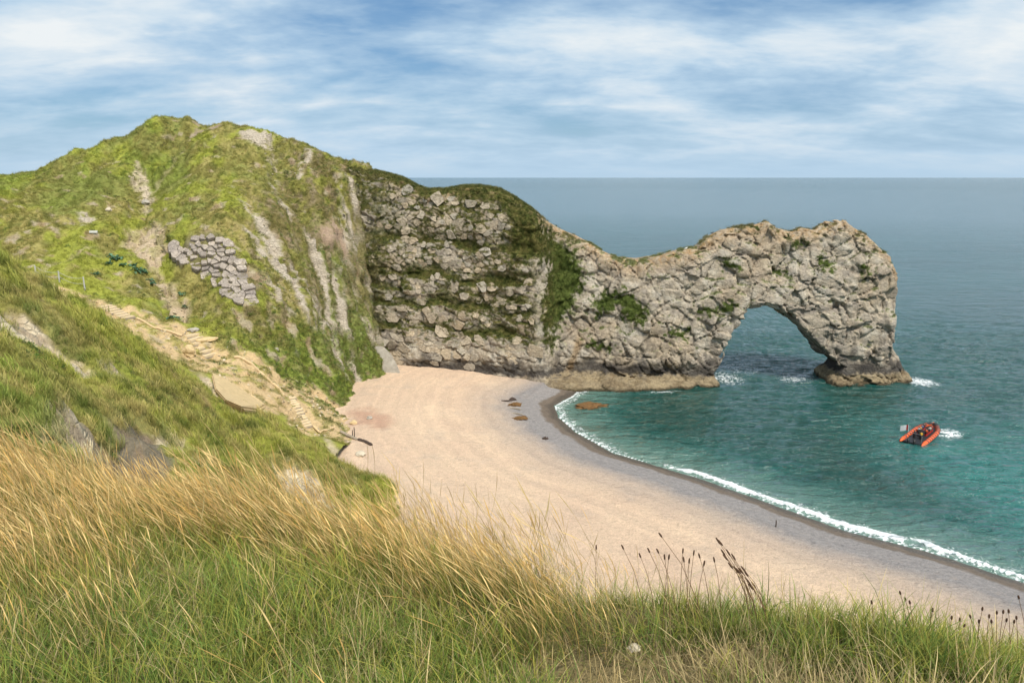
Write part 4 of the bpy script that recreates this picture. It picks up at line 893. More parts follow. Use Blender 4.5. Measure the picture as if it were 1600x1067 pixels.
# turf and ferns on the ledges of the headland
def cliff_turf():
    k = np.nonzero((HG > .55) & (HN[:, 1] < .35) & (HV[:, 2] > 4))[0]; k = k[gr_.random(len(k)) < .55]; m = len(k)
    n = HN[k]; ay = np.arctan2(-n[:, 1], np.maximum(n[:, 2], .35)) * .45
    tint = HC[k] * gr_.uniform(.8, 1.35, (m, 1)); rot = np.stack([ay, gr_.normal(0, .2, m), gr_.uniform(-1.2, 1.2, m)], 1)
    scatter('ledge_grass', 'tufts of olive grass on the ledges of the limestone cliff', 'grass', turf_sources(5, 14, (.05, .10)), HV[k] + n * .02, rot, gr_.uniform(.35, .75, m), gr_.integers(0, 5, m), tint)
cliff_turf()
# long grass on the bank in front of the camera
GOLD, GOLD2, STRAW, GREEN, GREEN2, YELG = (.68, .44, .15), (.79, .59, .27), (.68, .55, .29), (.14, .24, .045), (.23, .31, .06), (.40, .39, .08)
DK = (.06, .085, .022)
def bank_sources():  # blade bases coloured dark to paint in the shade deep in the grass
    A = []
    for _ in range(4): A.append(clump('a', [blades(gr_, 46, (.08, .22), (.003, .0062), .055, .6, (.4, 1.5), (-.15, 0), (.045, .075, .02), [GREEN, GREEN2, GREEN2, YELG, GREEN], 4)], BLADE_M))                       # 0-3 short green
    for _ in range(4): A.append(clump('b', [blades(gr_, 26, (.14, .34), (.003, .0055), .06, .65, (.5, 1.8), (-.25, 0), (.07, .08, .025), [YELG, STRAW, GREEN, GREEN2], 4), blades(gr_, 18, (.08, .2), (.004, .008), .06, .6, (.3, 1.4), (-.1, 0), (.06, .10, .03), [GREEN, GREEN2], 3)], BLADE_M))   # 4-7 mixed
    for _ in range(4): A.append(clump('c', [blades(gr_, 34, (.26, .52), (.005, .009), .07, .30, (.4, 1.3), (-.35, .05), DK, [GREEN2, YELG, YELG], 5)], BLADE_M))                                       # 8-11 tall green
    for _ in range(6): A.append(clump('d', [blades(gr_, 20, (.34, .62), (.0013, .0021), .10, .22, (.1, .7), (-.95, .1), (.15, .15, .045), [GOLD, GOLD2, GOLD2, (.46, .31, .13)], 8, .22, .0048), blades(gr_, 26, (.2, .42), (.0025, .0045), .08, .3, (.4, 1.2), (-.5, .05), (.05, .07, .018), [YELG, GREEN2, GOLD, GREEN2], 5)], BLADE_M))   # 12-17 golden stalks
    for _ in range(3): A.append(clump('e', [blades(gr_, 40, (.08, .22), (.003, .006), .10, 1.15, (.3, .9), (-.1, 0), (.33, .26, .14), [STRAW, (.44, .34, .18), (.36, .30, .15)], 3)], BLADE_M))                   # 18-20 dry mat
    for _ in range(3): A.append(clump('f', [blades(gr_, 9, (.35, .62), (.0024, .0036), .10, .18, (.1, .5), (-.35, 0), (.2, .17, .07), [(.40, .27, .12), GOLD2], 6, .18, .009)], BLADE_M))                          # 21-23 thin dry stems
    return A
def bank_grass():
    src = bank_sources(); P, R_, S_, I_ = [], [], [], []
    n = 108000; x = gr_.uniform(-9, 8, n); y = gr_.uniform(-1.5, 8.5, n); e = bank_edge(x); k = ((np.abs(x) < .78 * y + .9) | (gr_.random(n) < .6)) & (y < e + 2.2); x, y, e = x[k], y[k], e[k]
    z = bank_z(x, y); u = gr_.random(len(x)); nz = fbm(x / .9, y / .9, oct=3, seed=401); n2 = pnoise(x / .35, y / .35, seed=402)
    d = e - y                                                       # distance in from the edge
    goldz = sstep(1.05, .4, d + .5 * nz) * sstep(.55, .0, x + .25 * nz) ; goldz = np.maximum(goldz, sstep(-1.8, -2.6, x + .6 * nz) * sstep(2.3, 1.2, d + .6 * nz))
    bare = sstep(1.1, .7, np.hypot((x - .5) / .55, (y - 2.5) / .2) + .3 * nz); bare = np.maximum(bare, sstep(1.1, .6, np.hypot((x - 1.5) / .95, (y - 2.2) / .28) + .4 * nz))
    fringe = sstep(.55, .15, np.abs(d - .1)) * sstep(-.1, .6, x)
    idx = np.full(len(x), -1)
    t = gr_.random(len(x))
    idx = np.where(t < .40, gr_.integers(0, 4, len(x)), np.where(t < .75, gr_.integers(4, 8, len(x)), np.where((t < .83) & (nz > .05), gr_.integers(8, 12, len(x)), np.where(t < .92, gr_.integers(18, 21, len(x)), -1))))
    tall = gr_.random(len(x)) < goldz * .85; idx = np.where(tall, np.where(t < .48, gr_.integers(12, 18, len(x)), np.where(t < .80, gr_.integers(8, 12, len(x)), -1)), idx)
    fr = gr_.random(len(x)) < fringe * .55; idx = np.where(fr & ~tall, np.where(t < .75, gr_.integers(8, 12, len(x)), np.where(t < .90, gr_.integers(21, 24, len(x)), idx)), idx)
    stray = gr_.random(len(x)) < .018 * (x < .35); idx = np.where(stray, np.where(t < .4, gr_.integers(12, 18, len(x)), gr_.integers(21, 24, len(x))), idx)
    br = gr_.random(len(x)) < bare * .95; idx = np.where(br, np.where(t < .45, gr_.integers(18, 21, len(x)), -1), idx)
    dens = gr_.random(len(x)) < np.where(tall, .30, .62); keep = (idx >= 0) & dens
    x, y, z, idx, nz, fringe = x[keep], y[keep], z[keep], idx[keep], nz[keep], fringe[keep]; m = len(x)
    lim = np.where((idx >= 8) & (idx < 18) | (idx > 20), .35, 3.14)
    rot = np.stack([gr_.normal(0, .1, m), gr_.normal(0, .1, m), gr_.uniform(-1, 1, m) * lim + .5 * nz * (lim < 1)], 1)
    scl = gr_.uniform(.7, 1.2, m) * (1 + .35 * nz) * np.where((idx >= 8) & (idx < 12), np.where(x > 0, .45, .75), 1) * np.where((idx > 20), np.where(x > 1.2, .42, .6), 1)
    scatter('bank_grass', 'long golden and green grass on the bank at the viewer\'s feet', 'grass', src, np.stack([x, y, z], 1), rot, scl, idx)
bank_grass()

# ------------------------------------------------------------------ small things
def bm_obj(name, bm, mat, parent=None, smooth=False):
    me = bpy.data.meshes.new(name); bm.to_mesh(me); bm.free(); me.materials.append(mat)
    if smooth: me.polygons.foreach_set('use_smooth', np.ones(len(me.polygons), bool))
    return link(bpy.data.objects.new(name, me), parent)
def box(bm, c, s, rot=None, taper=1.0):
    M = Matrix.Translation(Vector(c)) @ (rot.to_matrix().to_4x4() if rot else Matrix.Identity(4))
    v = [bm.verts.new(M @ Vector((x * s[0] / 2 * (taper if z > 0 else 1), y * s[1] / 2 * (taper if z > 0 else 1), z * s[2] / 2))) for x, y, z in ((-1, -1, -1), (1, -1, -1), (1, 1, -1), (-1, 1, -1), (-1, -1, 1), (1, -1, 1), (1, 1, 1), (-1, 1, 1))]
    for f in ((3, 2, 1, 0), (4, 5, 6, 7), (0, 1, 5, 4), (1, 2, 6, 5), (2, 3, 7, 6), (3, 0, 4, 7)): bm.faces.new([v[i] for i in f])
def tube(bm, pts, rad, seg=8, cap=True):
    pts = [Vector(p) for p in pts]; rad = rad if isinstance(rad, (list, tuple)) else [rad] * len(pts); rings = []
    up = Vector((0.13, 0.2, 1)).normalized()
    for i, p in enumerate(pts):
        t = (pts[min(i + 1, len(pts) - 1)] - pts[max(i - 1, 0)]).normalized()
        u = t.cross(up); u = u.normalized() if u.length > 1e-3 else Vector((1, 0, 0)); w = t.cross(u)
        rings.append([bm.verts.new(p + (u * math.cos(a) + w * math.sin(a)) * rad[i]) for a in [2 * math.pi * k / seg for k in range(seg)]])
    for a, b in zip(rings, rings[1:]):
        for k in range(seg): bm.faces.new((a[k], a[(k + 1) % seg], b[(k + 1) % seg], b[k]))
    if cap: bm.faces.new(rings[0][::-1]); bm.faces.new(rings[-1])
def boulder(name, loc, size, seed, mat, rz=0.0, label=None, cat='boulder', group=None, sub=3, sink=.25, rough=1.0):
    bm = bmesh.new(); bmesh.ops.create_icosphere(bm, subdivisions=sub, radius=0.5)
    P = np.array([v.co for v in bm.verts]); f1, f2, cid, fa = voronoi(P[:, 0] * 2.2 + seed, P[:, 1] * 2.2, P[:, 2] * 2.2 + seed * 3, seed, True)
    d = 1 + 0.22 * rough * fbm(P[:, 0] * 1.6 * rough + seed, P[:, 1] * 1.6 * rough, P[:, 2] * 1.6, oct=4, seed=seed, gain=.4 + .15 * rough) + 0.22 * fa
    for v, k in zip(bm.verts, d): v.co = Vector((v.co.x * k * size[0], v.co.y * k * size[1], v.co.z * k * size[2]))
    bmesh.ops.recalc_face_normals(bm, faces=bm.faces)
    o = bm_obj(name, bm, mat); o.location = (loc[0], loc[1], loc[2] + size[2] * (.5 - sink)); o.rotation_euler = (0, 0, rz)
    if label: tag(o, label, cat, group)
    return o
M_TAN = simple_mat('sandstone', (.56, .42, .23), .9, .22, 1.2, .5, .15)
M_GREYROCK = simple_mat('grey_rock', (.36, .33, .28), .9, .3, .9, .6, .2)
M_WEED = simple_mat('weed_rock', (.16, .085, .03), .6, .5, 1.4, .8, .3)
M_WOOD = simple_mat('weathered_wood', (.30, .25, .19), .85, .3, 4, .4, .03)
M_DARKWOOD = simple_mat('dark_driftwood', (.07, .05, .04), .85, .3, 4, .4, .03)
M_POST = simple_mat('grey_post', (.42, .42, .38), .8, .2, 5, .3, .02)
M_KERB = simple_mat('pale_timber', (.56, .42, .24), .85, .2, 3, .4, .03)
M_WHITESTONE = simple_mat('pale_pebble', (.52, .45, .34), .85, .25, 30, .4, .004)
M_TREAD = simple_mat('worn_tread', (.58, .46, .29), .9, .2, 2.0, .4, .05)

# steps down the path: every tread a slab with its riser
def flight(label, a, b, n, width, rise=.20):
    A, B = hit(*a), hit(*b); d = (B - A)[:2]; run = np.linalg.norm(d) / n; ang = math.atan2(d[1], d[0])
    z0, z1 = ground(A[0], A[1]), ground(B[0], B[1]); root = empty('path_steps', (A[0], A[1], z0), ang); tag(root, label, 'steps'); rr = np.random.default_rng(n)
    for k in range(n):
        t = (k + .5) / n; p = A[:2] + d * t; z = max(z0 + (z1 - z0) * t, ground(p[0], p[1]) - .05) + .10
        bm = bmesh.new(); hgt = abs(z1 - z0) / n + .35
        box(bm, (0, 0, 0), (run * .98, width * rr.uniform(.9, 1.08), hgt)); bmesh.ops.bevel(bm, geom=bm.edges[:], offset=.05, segments=1, affect='EDGES')
        o = bm_obj('step', bm, M_TREAD, root); o.location = ((k + .5) * run, rr.normal(0, .12), z - z0 - hgt / 2 + .05); o.rotation_euler = (rr.normal(0, .02), rr.normal(0, .03), rr.normal(0, .06))
        b2 = bmesh.new(); box(b2, (run * .50, 0, -.10), (.10, width * 1.04, .34)); r2 = bm_obj('riser', b2, M_WOOD, o)
    return root
flight('upper flight of pale steps close below the fence posts', (163, 488), (204, 503), 7, 2.6)
flight('middle flight of wide pale steps beside the rounded boulder', (297, 529), (331, 554), 6, 3.4)
flight('lower flight of narrow steps ending near the beach', (449, 624), (480, 668), 13, 2.2)
# fence beside the top of the path
def fence():
    P = [hit(*p, start=100) for p in ((58, 438), (93, 441), (133, 455))]; P = [np.array((p[0], p[1], ground(p[0], p[1]))) for p in P]
    root = empty('post_and_wire_fence', P[0]); tag(root, 'leaning grey fence posts with a sagging wire beside the top of the path', 'fence'); tops = []
    for k, p in enumerate(P):
        bm = bmesh.new(); hgt = (2.4, 2.1, 2.6)[k]; ln = (-.12, .05, -.04)[k]; tube(bm, [(0, 0, -.4), (ln * .5, 0, hgt * .5), (ln, 0, hgt)], [.16, .15, .14], 8)
        o = bm_obj('post', bm, M_POST, root); o.location = p - P[0]; tops.append(p - P[0] + np.array((ln, 0, hgt)))
    for f in (.92, .5):
        for a, b, pa, pb in zip(tops, tops[1:], P, P[1:]):
            lo = lambda tp, pp: np.array(pp - P[0]) * (1 - f) + tp * f
            A, B = lo(a, pa), lo(b, pb); pts = [A * (1 - t) + B * t - np.array((0, 0, .55 * 4 * t * (1 - t))) for t in np.linspace(0, 1, 9)]
            bm = bmesh.new(); tube(bm, pts, .035, 6); bm_obj('wire', bm, M_POST, root)
    return root
fence()
# boulders and rock slabs
def ground_pt(px, py, start=8.0):
    p = hit(px, py, start); return np.array((p[0], p[1], ground(p[0], p[1])))
boulder('boulder', ground_pt(296, 556, 100), (2.4, 2.2, 2.4), 3, M_TAN, .4, 'rounded tan boulder beside the middle flight of steps')
boulder('boulder', ground_pt(325, 537, 100), (3.6, 1.6, 1.0), 5, M_TAN, .5, 'flat tan boulder above the middle flight of steps')
boulder('boulder', ground_pt(303, 521, 100), (2.2, 1.4, .9), 6, M_GREYROCK, .2, 'dark grey boulder at the head of the middle flight of steps')
boulder('boulder', ground_pt(552, 660, 100), (1.5, 1.2, 1.0), 8, M_TAN, .2, 'pale boulder on the rusty red soil by the beach')
boulder('boulder', ground_pt(577, 655, 100), (1.3, 1.0, .9), 9, M_GREYROCK, .9, 'small brown boulder on the right edge of the red soil')
boulder('boulder', ground_pt(563, 711, 100), (1.6, 2.6, .9), 12, M_WHITESTONE, .4, 'whitish boulder at the edge of the turf above the sand')
boulder('boulder', ground_pt(170, 332, 100), (1.5, 1.2, 1.1), 14, M_WHITESTONE, .4, 'lone white boulder on the grass high on the hill')
boulder('boulder', ground_pt(226, 300, 100), (1.9, 1.5, 1.2), 15, M_GREYROCK, .1, 'grey boulder lying in the upper scree gully')
boulder('boulder', ground_pt(430, 560, 100), (1.6, 1.2, .9), 16, M_GREYROCK, .3, 'grey boulder in the green slope above the path')
boulder('sea_rock', onz(925, 637, -.35), (7.5, 5.0, 1.6), 21, M_WEED, .25, 'brown weed-covered rock awash near the shore', 'rock', None, 4, .4, 1.8)
boulder('sea_rock', onz(962, 657, -.9), (6.0, 2.5, 1.4), 22, M_WEED, -.3, 'dark submerged rock just off the awash brown one', 'rock', None, 4, .4)
def leaning_slab():
    pts = [(567, 541), (600, 543), (613, 556), (622, 574), (629, 592), (606, 590), (575, 586)]; Y = 180.6
    F_ = [at(px, py, Y + (592 - py) * .035) for px, py in pts]; c = np.mean(F_, 0); root_z = 2.0; bm = bmesh.new()
    a = [bm.verts.new(Vector(p - c)) for p in F_]; b = [bm.verts.new(Vector(p - c) + Vector((-.6, 2.6, -.3))) for p in F_]
    bm.faces.new(a); bm.faces.new(b[::-1])
    for i in range(len(a)): bm.faces.new((a[(i + 1) % len(a)], a[i], b[i], b[(i + 1) % len(a)]))
    bmesh.ops.recalc_face_normals(bm, faces=bm.faces); bmesh.ops.bevel(bm, geom=bm.edges[:], offset=.25, segments=2, affect='EDGES')
    bmesh.ops.triangulate(bm, faces=bm.faces); bmesh.ops.subdivide_edges(bm, edges=bm.edges[:], cuts=3, use_grid_fill=True)
    for v in bm.verts: v.co += Vector((0, -.16 * float(fbm(np.array([v.co.x / 1.5]), np.array([v.co.z / 1.5]), oct=3, seed=7)[0]), 0))
    o = bm_obj('rock_slab', bm, M_GREYROCK); o.location = c; tag(o, 'big flat grey rock slab leaning at the head of the beach', 'rock slab')
leaning_slab()
def smooth_slab():
    pts = [(330, 584), (346, 592), (372, 606), (398, 622), (416, 636), (404, 643), (380, 640), (352, 628), (336, 610)]
    F_ = [hit(*p, start=95) for p in pts]; F_ = [np.array((p[0], p[1], p[2])) for p in F_]; c = np.mean(F_, 0); bm = bmesh.new()
    n = np.array((.25, -.75, .6)); a = [bm.verts.new(Vector(p - c + n * 1.1)) for p in F_]; b = [bm.verts.new(Vector(p - c - n * 1.6)) for p in F_]
    bm.faces.new(a); bm.faces.new(b[::-1])
    for i in range(len(a)): bm.faces.new((a[(i + 1) % len(a)], a[i], b[i], b[(i + 1) % len(a)]))
    bmesh.ops.recalc_face_normals(bm, faces=bm.faces); bmesh.ops.bevel(bm, geom=bm.edges[:], offset=.3, segments=2, affect='EDGES')
    o = bm_obj('sandstone_slab', bm, M_TAN); o.location = c; tag(o, 'smooth tan sandstone slab tilted below the path', 'rock slab')
smooth_slab()
def along(name, label, cat, pxs, rad, mat, up=.15, start=100, seg=7, step=5):
    P = [ground_pt(px, py, start) for px, py in pxs]; c = P[0]; pts = []
    for a, b in zip(P, P[1:]):
        for t in np.linspace(0, 1, step, endpoint=False): q = a * (1 - t) + b * t; pts.append(np.array((q[0], q[1], max(q[2], ground(q[0], q[1])) + up)) - c)
    pts.append(P[-1] + np.array((0, 0, up)) - c); bm = bmesh.new(); k = len(pts); tube(bm, pts, [rad * (.75 + .35 * abs(math.sin(1.3 * i + rad * 9))) for i in range(k)], seg)
    o = bm_obj(name, bm, mat); o.location = c; return tag(o, label, cat)
along('path_kerb', 'curved pale timber edging along the lower path', 'kerb', [(366, 559), (385, 568), (405, 582), (425, 596), (438, 610), (444, 622)], .30, M_KERB, .12)
along('path_kerb', 'thin pale edging line between the upper and middle steps', 'kerb', [(215, 505), (240, 513), (262, 521), (285, 531)], .22, M_KERB, .10)
along('retaining_board', 'pale board edging the foot of the path above the sand', 'board', [(490, 668), (500, 677), (522, 674)], .22, M_KERB, .15)
along('driftwood_log', 'long pale driftwood log where the turf meets the sand', 'log', [(532, 678), (545, 684), (558, 688)], .28, M_WOOD, .2)
along('driftwood_log', 'dark broken driftwood log lying at the top of the sand', 'log', [(560, 688), (570, 691), (581, 697)], .30, M_DARKWOOD, .2)
for px, py, hgt, lab in ((551, 684, 1.5, 'shorter of two dark stakes beside the driftwood'), (554, 685, 2.2, 'taller of two dark stakes beside the driftwood'), (1212, 824, 1.1, 'lone dark stake on the grey shingle near the surf')):
    p = ground_pt(px, py, 60); bm = bmesh.new(); tube(bm, [(0, 0, -.3), (.02, 0, hgt * .6), (.0, .03, hgt)], [.10, .09, .07], 7); o = bm_obj('wooden_stake', bm, M_DARKWOOD); o.location = p; tag(o, lab, 'stake')
# wrack along the back of the shingle
for k, (px, py, dx, dy, ln, mt, lab) in enumerate([(792, 628, 2.6, -.6, .20, M_DARKWOOD, 'dark driftwood pole sticking out of the seaweed heap'), (804, 640, 2.8, -1.4, .16, M_WOOD, 'pale driftwood plank on the seaweed heap'), (808, 648, 2.4, -1.2, .14, M_WOOD, 'thin bleached stick below the seaweed heap')]):
    p = ground_pt(px, py, 60); bm = bmesh.new(); tube(bm, [(-dx * .5, -dy * .5, .1), (0, 0, .25), (dx * .5, dy * .5, .45 if k == 0 else .2)], [ln, ln * .9, ln * .7], 7); o = bm_obj('driftwood', bm, mt); o.location = p; tag(o, lab, 'driftwood')
for px, py, sz, sd, lab in ((804, 634, (3.0, 2.0, .9), 31, 'heap of rusty brown seaweed by the driftwood pole'), (812, 655, (3.4, 2.4, .5), 32, 'flat olive seaweed patch down the shingle from the heap'), (852, 687, (1.1, .8, .7), 33, 'small black clump alone on the sand edge'), (800, 626, (1.6, 1.0, 1.0), 34, 'dark stump of wrack at the top of the seaweed line')):
    boulder('seaweed_heap', ground_pt(px, py, 60), sz, sd, M_WEED if sd in (31, 32) else M_DARKWOOD, .4, lab, 'seaweed', None, 4, .35, 2.0)
# a little board on the hillside
p = ground_pt(147, 371, 100); sb = empty('sign_board', p); tag(sb, 'small pale board leaning in the grass of the hillside', 'sign')
bm = bmesh.new(); box(bm, (0, 0, .75), (1.7, .08, .55), Euler((-.5, 0, .1))); bm_obj('panel', bm, M_POST, sb)
for dx in (-.6, .6): bm = bmesh.new(); box(bm, (dx, .05, .25), (.09, .09, .9)); bm_obj('post', bm, M_WOOD, sb)
# stones in the turf at the viewer's feet
for px, py, sz, sd, lab in ((945, 1016, .05, 41, 'pale stone in bare turf, leftmost of a row of three'), (966, 1017, .035, 42, 'small pale stone in bare turf, middle of a row of three'), (992, 1024, .06, 43, 'largest pale stone in the bare turf patch'), (1262, 1049, .03, 44, 'tiny white stone near the bottom edge of the turf')):
    q = ray(px, py); t = 1.9
    while EYE + q[2] * t > float(bank_z(np.array([q[0] * t]), np.array([q[1] * t]))[0]) and t < 5: t += .01
    q = q * t; boulder('stone', (q[0], q[1], EYE + q[2] + .015), (sz * 1.3, sz, sz * .9), sd, M_WHITESTONE, .3 * sd, lab, 'stone', None, 2, .3)

# ------------------------------------------------------------------ seed heads standing up along the edge of the bank
M_STEM = simple_mat('dry_stem', (.17, .10, .05), .8, .3, 60, .2, .001); M_HEAD = simple_mat('seed_head', (.075, .04, .022), .9, .35, 150, .8, .002)
def seed_stalk(px, py_tip, hgt, lean, rr, label, group, head=.035, hr=.006):
    """a stiff stem with a dark seed head; rooted near the edge of the bank under its tip"""
    a = (px - CX) / F; y = float(bank_edge(np.array([a * 2.9]))[0]) - .10 + rr.uniform(-.12, .12); x = a * y / (_cp + (CY - py_tip) / F * _sp)
    z = float(bank_z(np.array([x]), np.array([y]))[0]); tip = at(px, py_tip, y); h = max(.12, tip[2] - z); o = empty('seed_stalk', (x - lean * h, y, z)); tag(o, label, 'seed stalk', group)
    pts = [(0, 0, -.02), (lean * h * .25, 0, h * .4), (lean * h * .6, .01, h * .75), (lean * h, .015, h)]
    bm = bmesh.new(); tube(bm, pts, [.0016, .0015, .0012, .001], 5); bm_obj('stem', bm, M_STEM, o)
    d = (Vector(pts[3]) - Vector(pts[2])).normalized(); b = Vector(pts[3]); bm = bmesh.new(); tube(bm, [b - d * head * .15, b + d * head * .15, b + d * head * .6, b + d * head * .95, b + d * head * 1.05], [hr * .5, hr, hr * 1.0, hr * .7, hr * .2], 7); bm_obj('seed_head', bm, M_HEAD, o)
rr = np.random.default_rng(31)
ORD = 'first second third fourth fifth sixth seventh eighth ninth tenth eleventh twelfth thirteenth fourteenth fifteenth sixteenth seventeenth eighteenth nineteenth twentieth'.split()
for k, (px, py, ln) in enumerate(sorted([(932, 852, 0), (1002, 865, -.25), (1016, 857, -.3), (1030, 858, -.3), (1040, 868, -.1), (1046, 868, .05), (1035, 833, -.45), (1068, 858, .02), (1070, 872, -.1), (1078, 874, .02), (1085, 861, .05), (1095, 866, -.2), (1101, 878, .1), (1118, 872, -.15), (975, 852, -.3)])):
    seed_stalk(px, py + 8, 0, ln, rr, f'thin dark-headed seed stalk against the sand, {ORD[k]} from the left on the middle bank', 'seed stalks along the middle of the bank edge', .022, .0038)
for k in range(15):
    seed_stalk(1126 + 4.0 * k, 855 + 4.4 * k + rr.uniform(-6, 16), 0, -.45 + rr.normal(0, .06), rr, f'dry stalk leaning left in the dense dark clump, {ORD[k]} from the left', 'dense clump of dry leaning stalks', .03, .004)
for k, (px, py, ln) in enumerate(sorted([(1410, 923, -.2), (1418, 933, -.2), (1425, 938, -.15), (1365, 938, -.1), (1490, 962, .05), (1503, 965, .0), (1520, 960, -.2), (1538, 948, .05), (1549, 960, .02), (1553, 968, -.1), (1561, 954, -.05), (1571, 953, .02), (1580, 952, -.1), (1588, 968, .05), (1592, 962, -.1), (1596, 930, -.2), (1576, 966, .1), (1533, 968, 0), (1510, 975, .1), (1460, 950, .05)])):
    seed_stalk(px, py + 8, 0, ln, rr, f'small black seed stalk, {ORD[k]} from the left at the right bank end', 'seed stalks at the right end of the bank', .015, .0042)
# blue-green leafy plants on the hill
M_LEAF = blade_mat('cabbage_leaf', False, .2)
def leaf_plant(px, py, size, seed, label, group):
    r = np.random.default_rng(seed); p = ground_pt(px, py, 100); V, Fc, C = [], [], []
    for k in range(26):
        az, el, L_ = r.uniform(0, 6.28), r.uniform(.2, 1.2), size * r.uniform(.35, .75); b = np.array((*(r.normal(0, size * .28, 2)), r.uniform(0, size * .25))); d = np.array((math.cos(az) * math.cos(el), math.sin(az) * math.cos(el), math.sin(el))); sd_ = np.array((-math.sin(az), math.cos(az), 0)); w = L_ * .33; i0 = len(V)
        V += [b, b + d * L_ * .5 + sd_ * w + (0, 0, w * .3), b + d * L_ * .5 - sd_ * w + (0, 0, w * .3), b + d * L_ * .5, b + d * L_ - np.array((0, 0, L_ * .25))]; Fc += [(i0, i0 + 3, i0 + 1), (i0, i0 + 2, i0 + 3), (i0 + 1, i0 + 3, i0 + 4), (i0 + 2, i0 + 4, i0 + 3)]
        C += [np.array((.11, .22, .13)) * r.uniform(.6, 1.4)] * 5
    o = empty('leafy_plant', p); tag(o, label, 'plant', group); me = np_mesh('leaves', np.array(V), np.array(Fc), False, np.array(C)); me.materials.append(M_LEAF); link(bpy.data.objects.new('leaves', me), o)
    bm = bmesh.new(); tube(bm, [(0, 0, -.2), (0, 0, size * .3)], size * .05, 6); bm_obj('stem', bm, M_STEM, o)
for k, (px, py, sz) in enumerate(sorted([(172, 392, 1.5), (178, 400, 1.8), (185, 396, 1.4), (168, 404, 1.2), (192, 405, 1.3)])): leaf_plant(px, py, sz, 50 + k, f'blue-green leafy plant, {ORD[k]} from the left in the upper patch beside the scree', 'leafy plants left of the scree, upper patch')
for k, (px, py, sz) in enumerate(sorted([(206, 410, 1.4), (212, 418, 1.7), (218, 425, 1.8), (226, 420, 1.4), (232, 430, 1.3), (222, 412, 1.3), (238, 436, 1.1)])): leaf_plant(px, py, sz, 60 + k, f'blue-green leafy plant, {ORD[k]} from the left in the lower patch beside the scree', 'leafy plants left of the scree, lower patch')
for k, (px, py, sz) in enumerate([(284, 442, 1.2), (288, 460, 1.1), (275, 478, 1.3), (150, 425, 1.2), (268, 498, 1.5)]): leaf_plant(px, py, sz, 70 + k, ('blue-green leafy plant just below the cracked grey slab', 'blue-green leafy plant on the right edge of the lower scree', 'blue-green leafy plant in the middle of the lower scree', 'blue-green leafy plant alone near the last fence post', 'blue-green leafy plant at the foot of the scree')[k], None)

# ------------------------------------------------------------------ the orange inflatable boat and the people in it
M_ORANGE = simple_mat('orange_tube', (.72, .115, .025), .45, .1, 3, .05, .01, .5); M_BLACK = simple_mat('black_rubber', (.018, .018, .02), .5, .3, 5, .1, .01, .5)
M_GREY = simple_mat('grey_deck', (.16, .16, .17), .6, .2, 5, .1, .01); M_RED = simple_mat('red_seat', (.42, .03, .02), .5, .15, 5, .1, .01); M_WHITE = simple_mat('white_gelcoat', (.75, .76, .78), .4, .06, 4, .05, .01); M_YELLOW = simple_mat('yellow_cloth', (.75, .42, .03), .7, .15, 8, .3, .02)
M_NAVY = simple_mat('navy_cloth', (.02, .03, .06), .8, .25, 8, .3, .02); M_SKIN = simple_mat('skin', (.55, .34, .25), .6, .1, 10, .1, .01); M_HAIR = simple_mat('hair', (.05, .03, .02), .8, .3, 20, .3, .01)
B0 = onz(1423, 692, .4); B1 = onz(1459, 665, .9); BD = (B1 - B0)[:2]; BANG = math.atan2(BD[1], BD[0]); BL = float(np.linalg.norm(BD)); BL = min(BL, 13.0); BM = (B0 + B1) / 2; BW = BL * .155
boat = empty('inflatable_boat', (BM[0], BM[1], 0), BANG); boat.rotation_euler = (0, -.045, BANG); tag(boat, 'orange rigid inflatable boat with black patches heading away from the beach', 'boat')
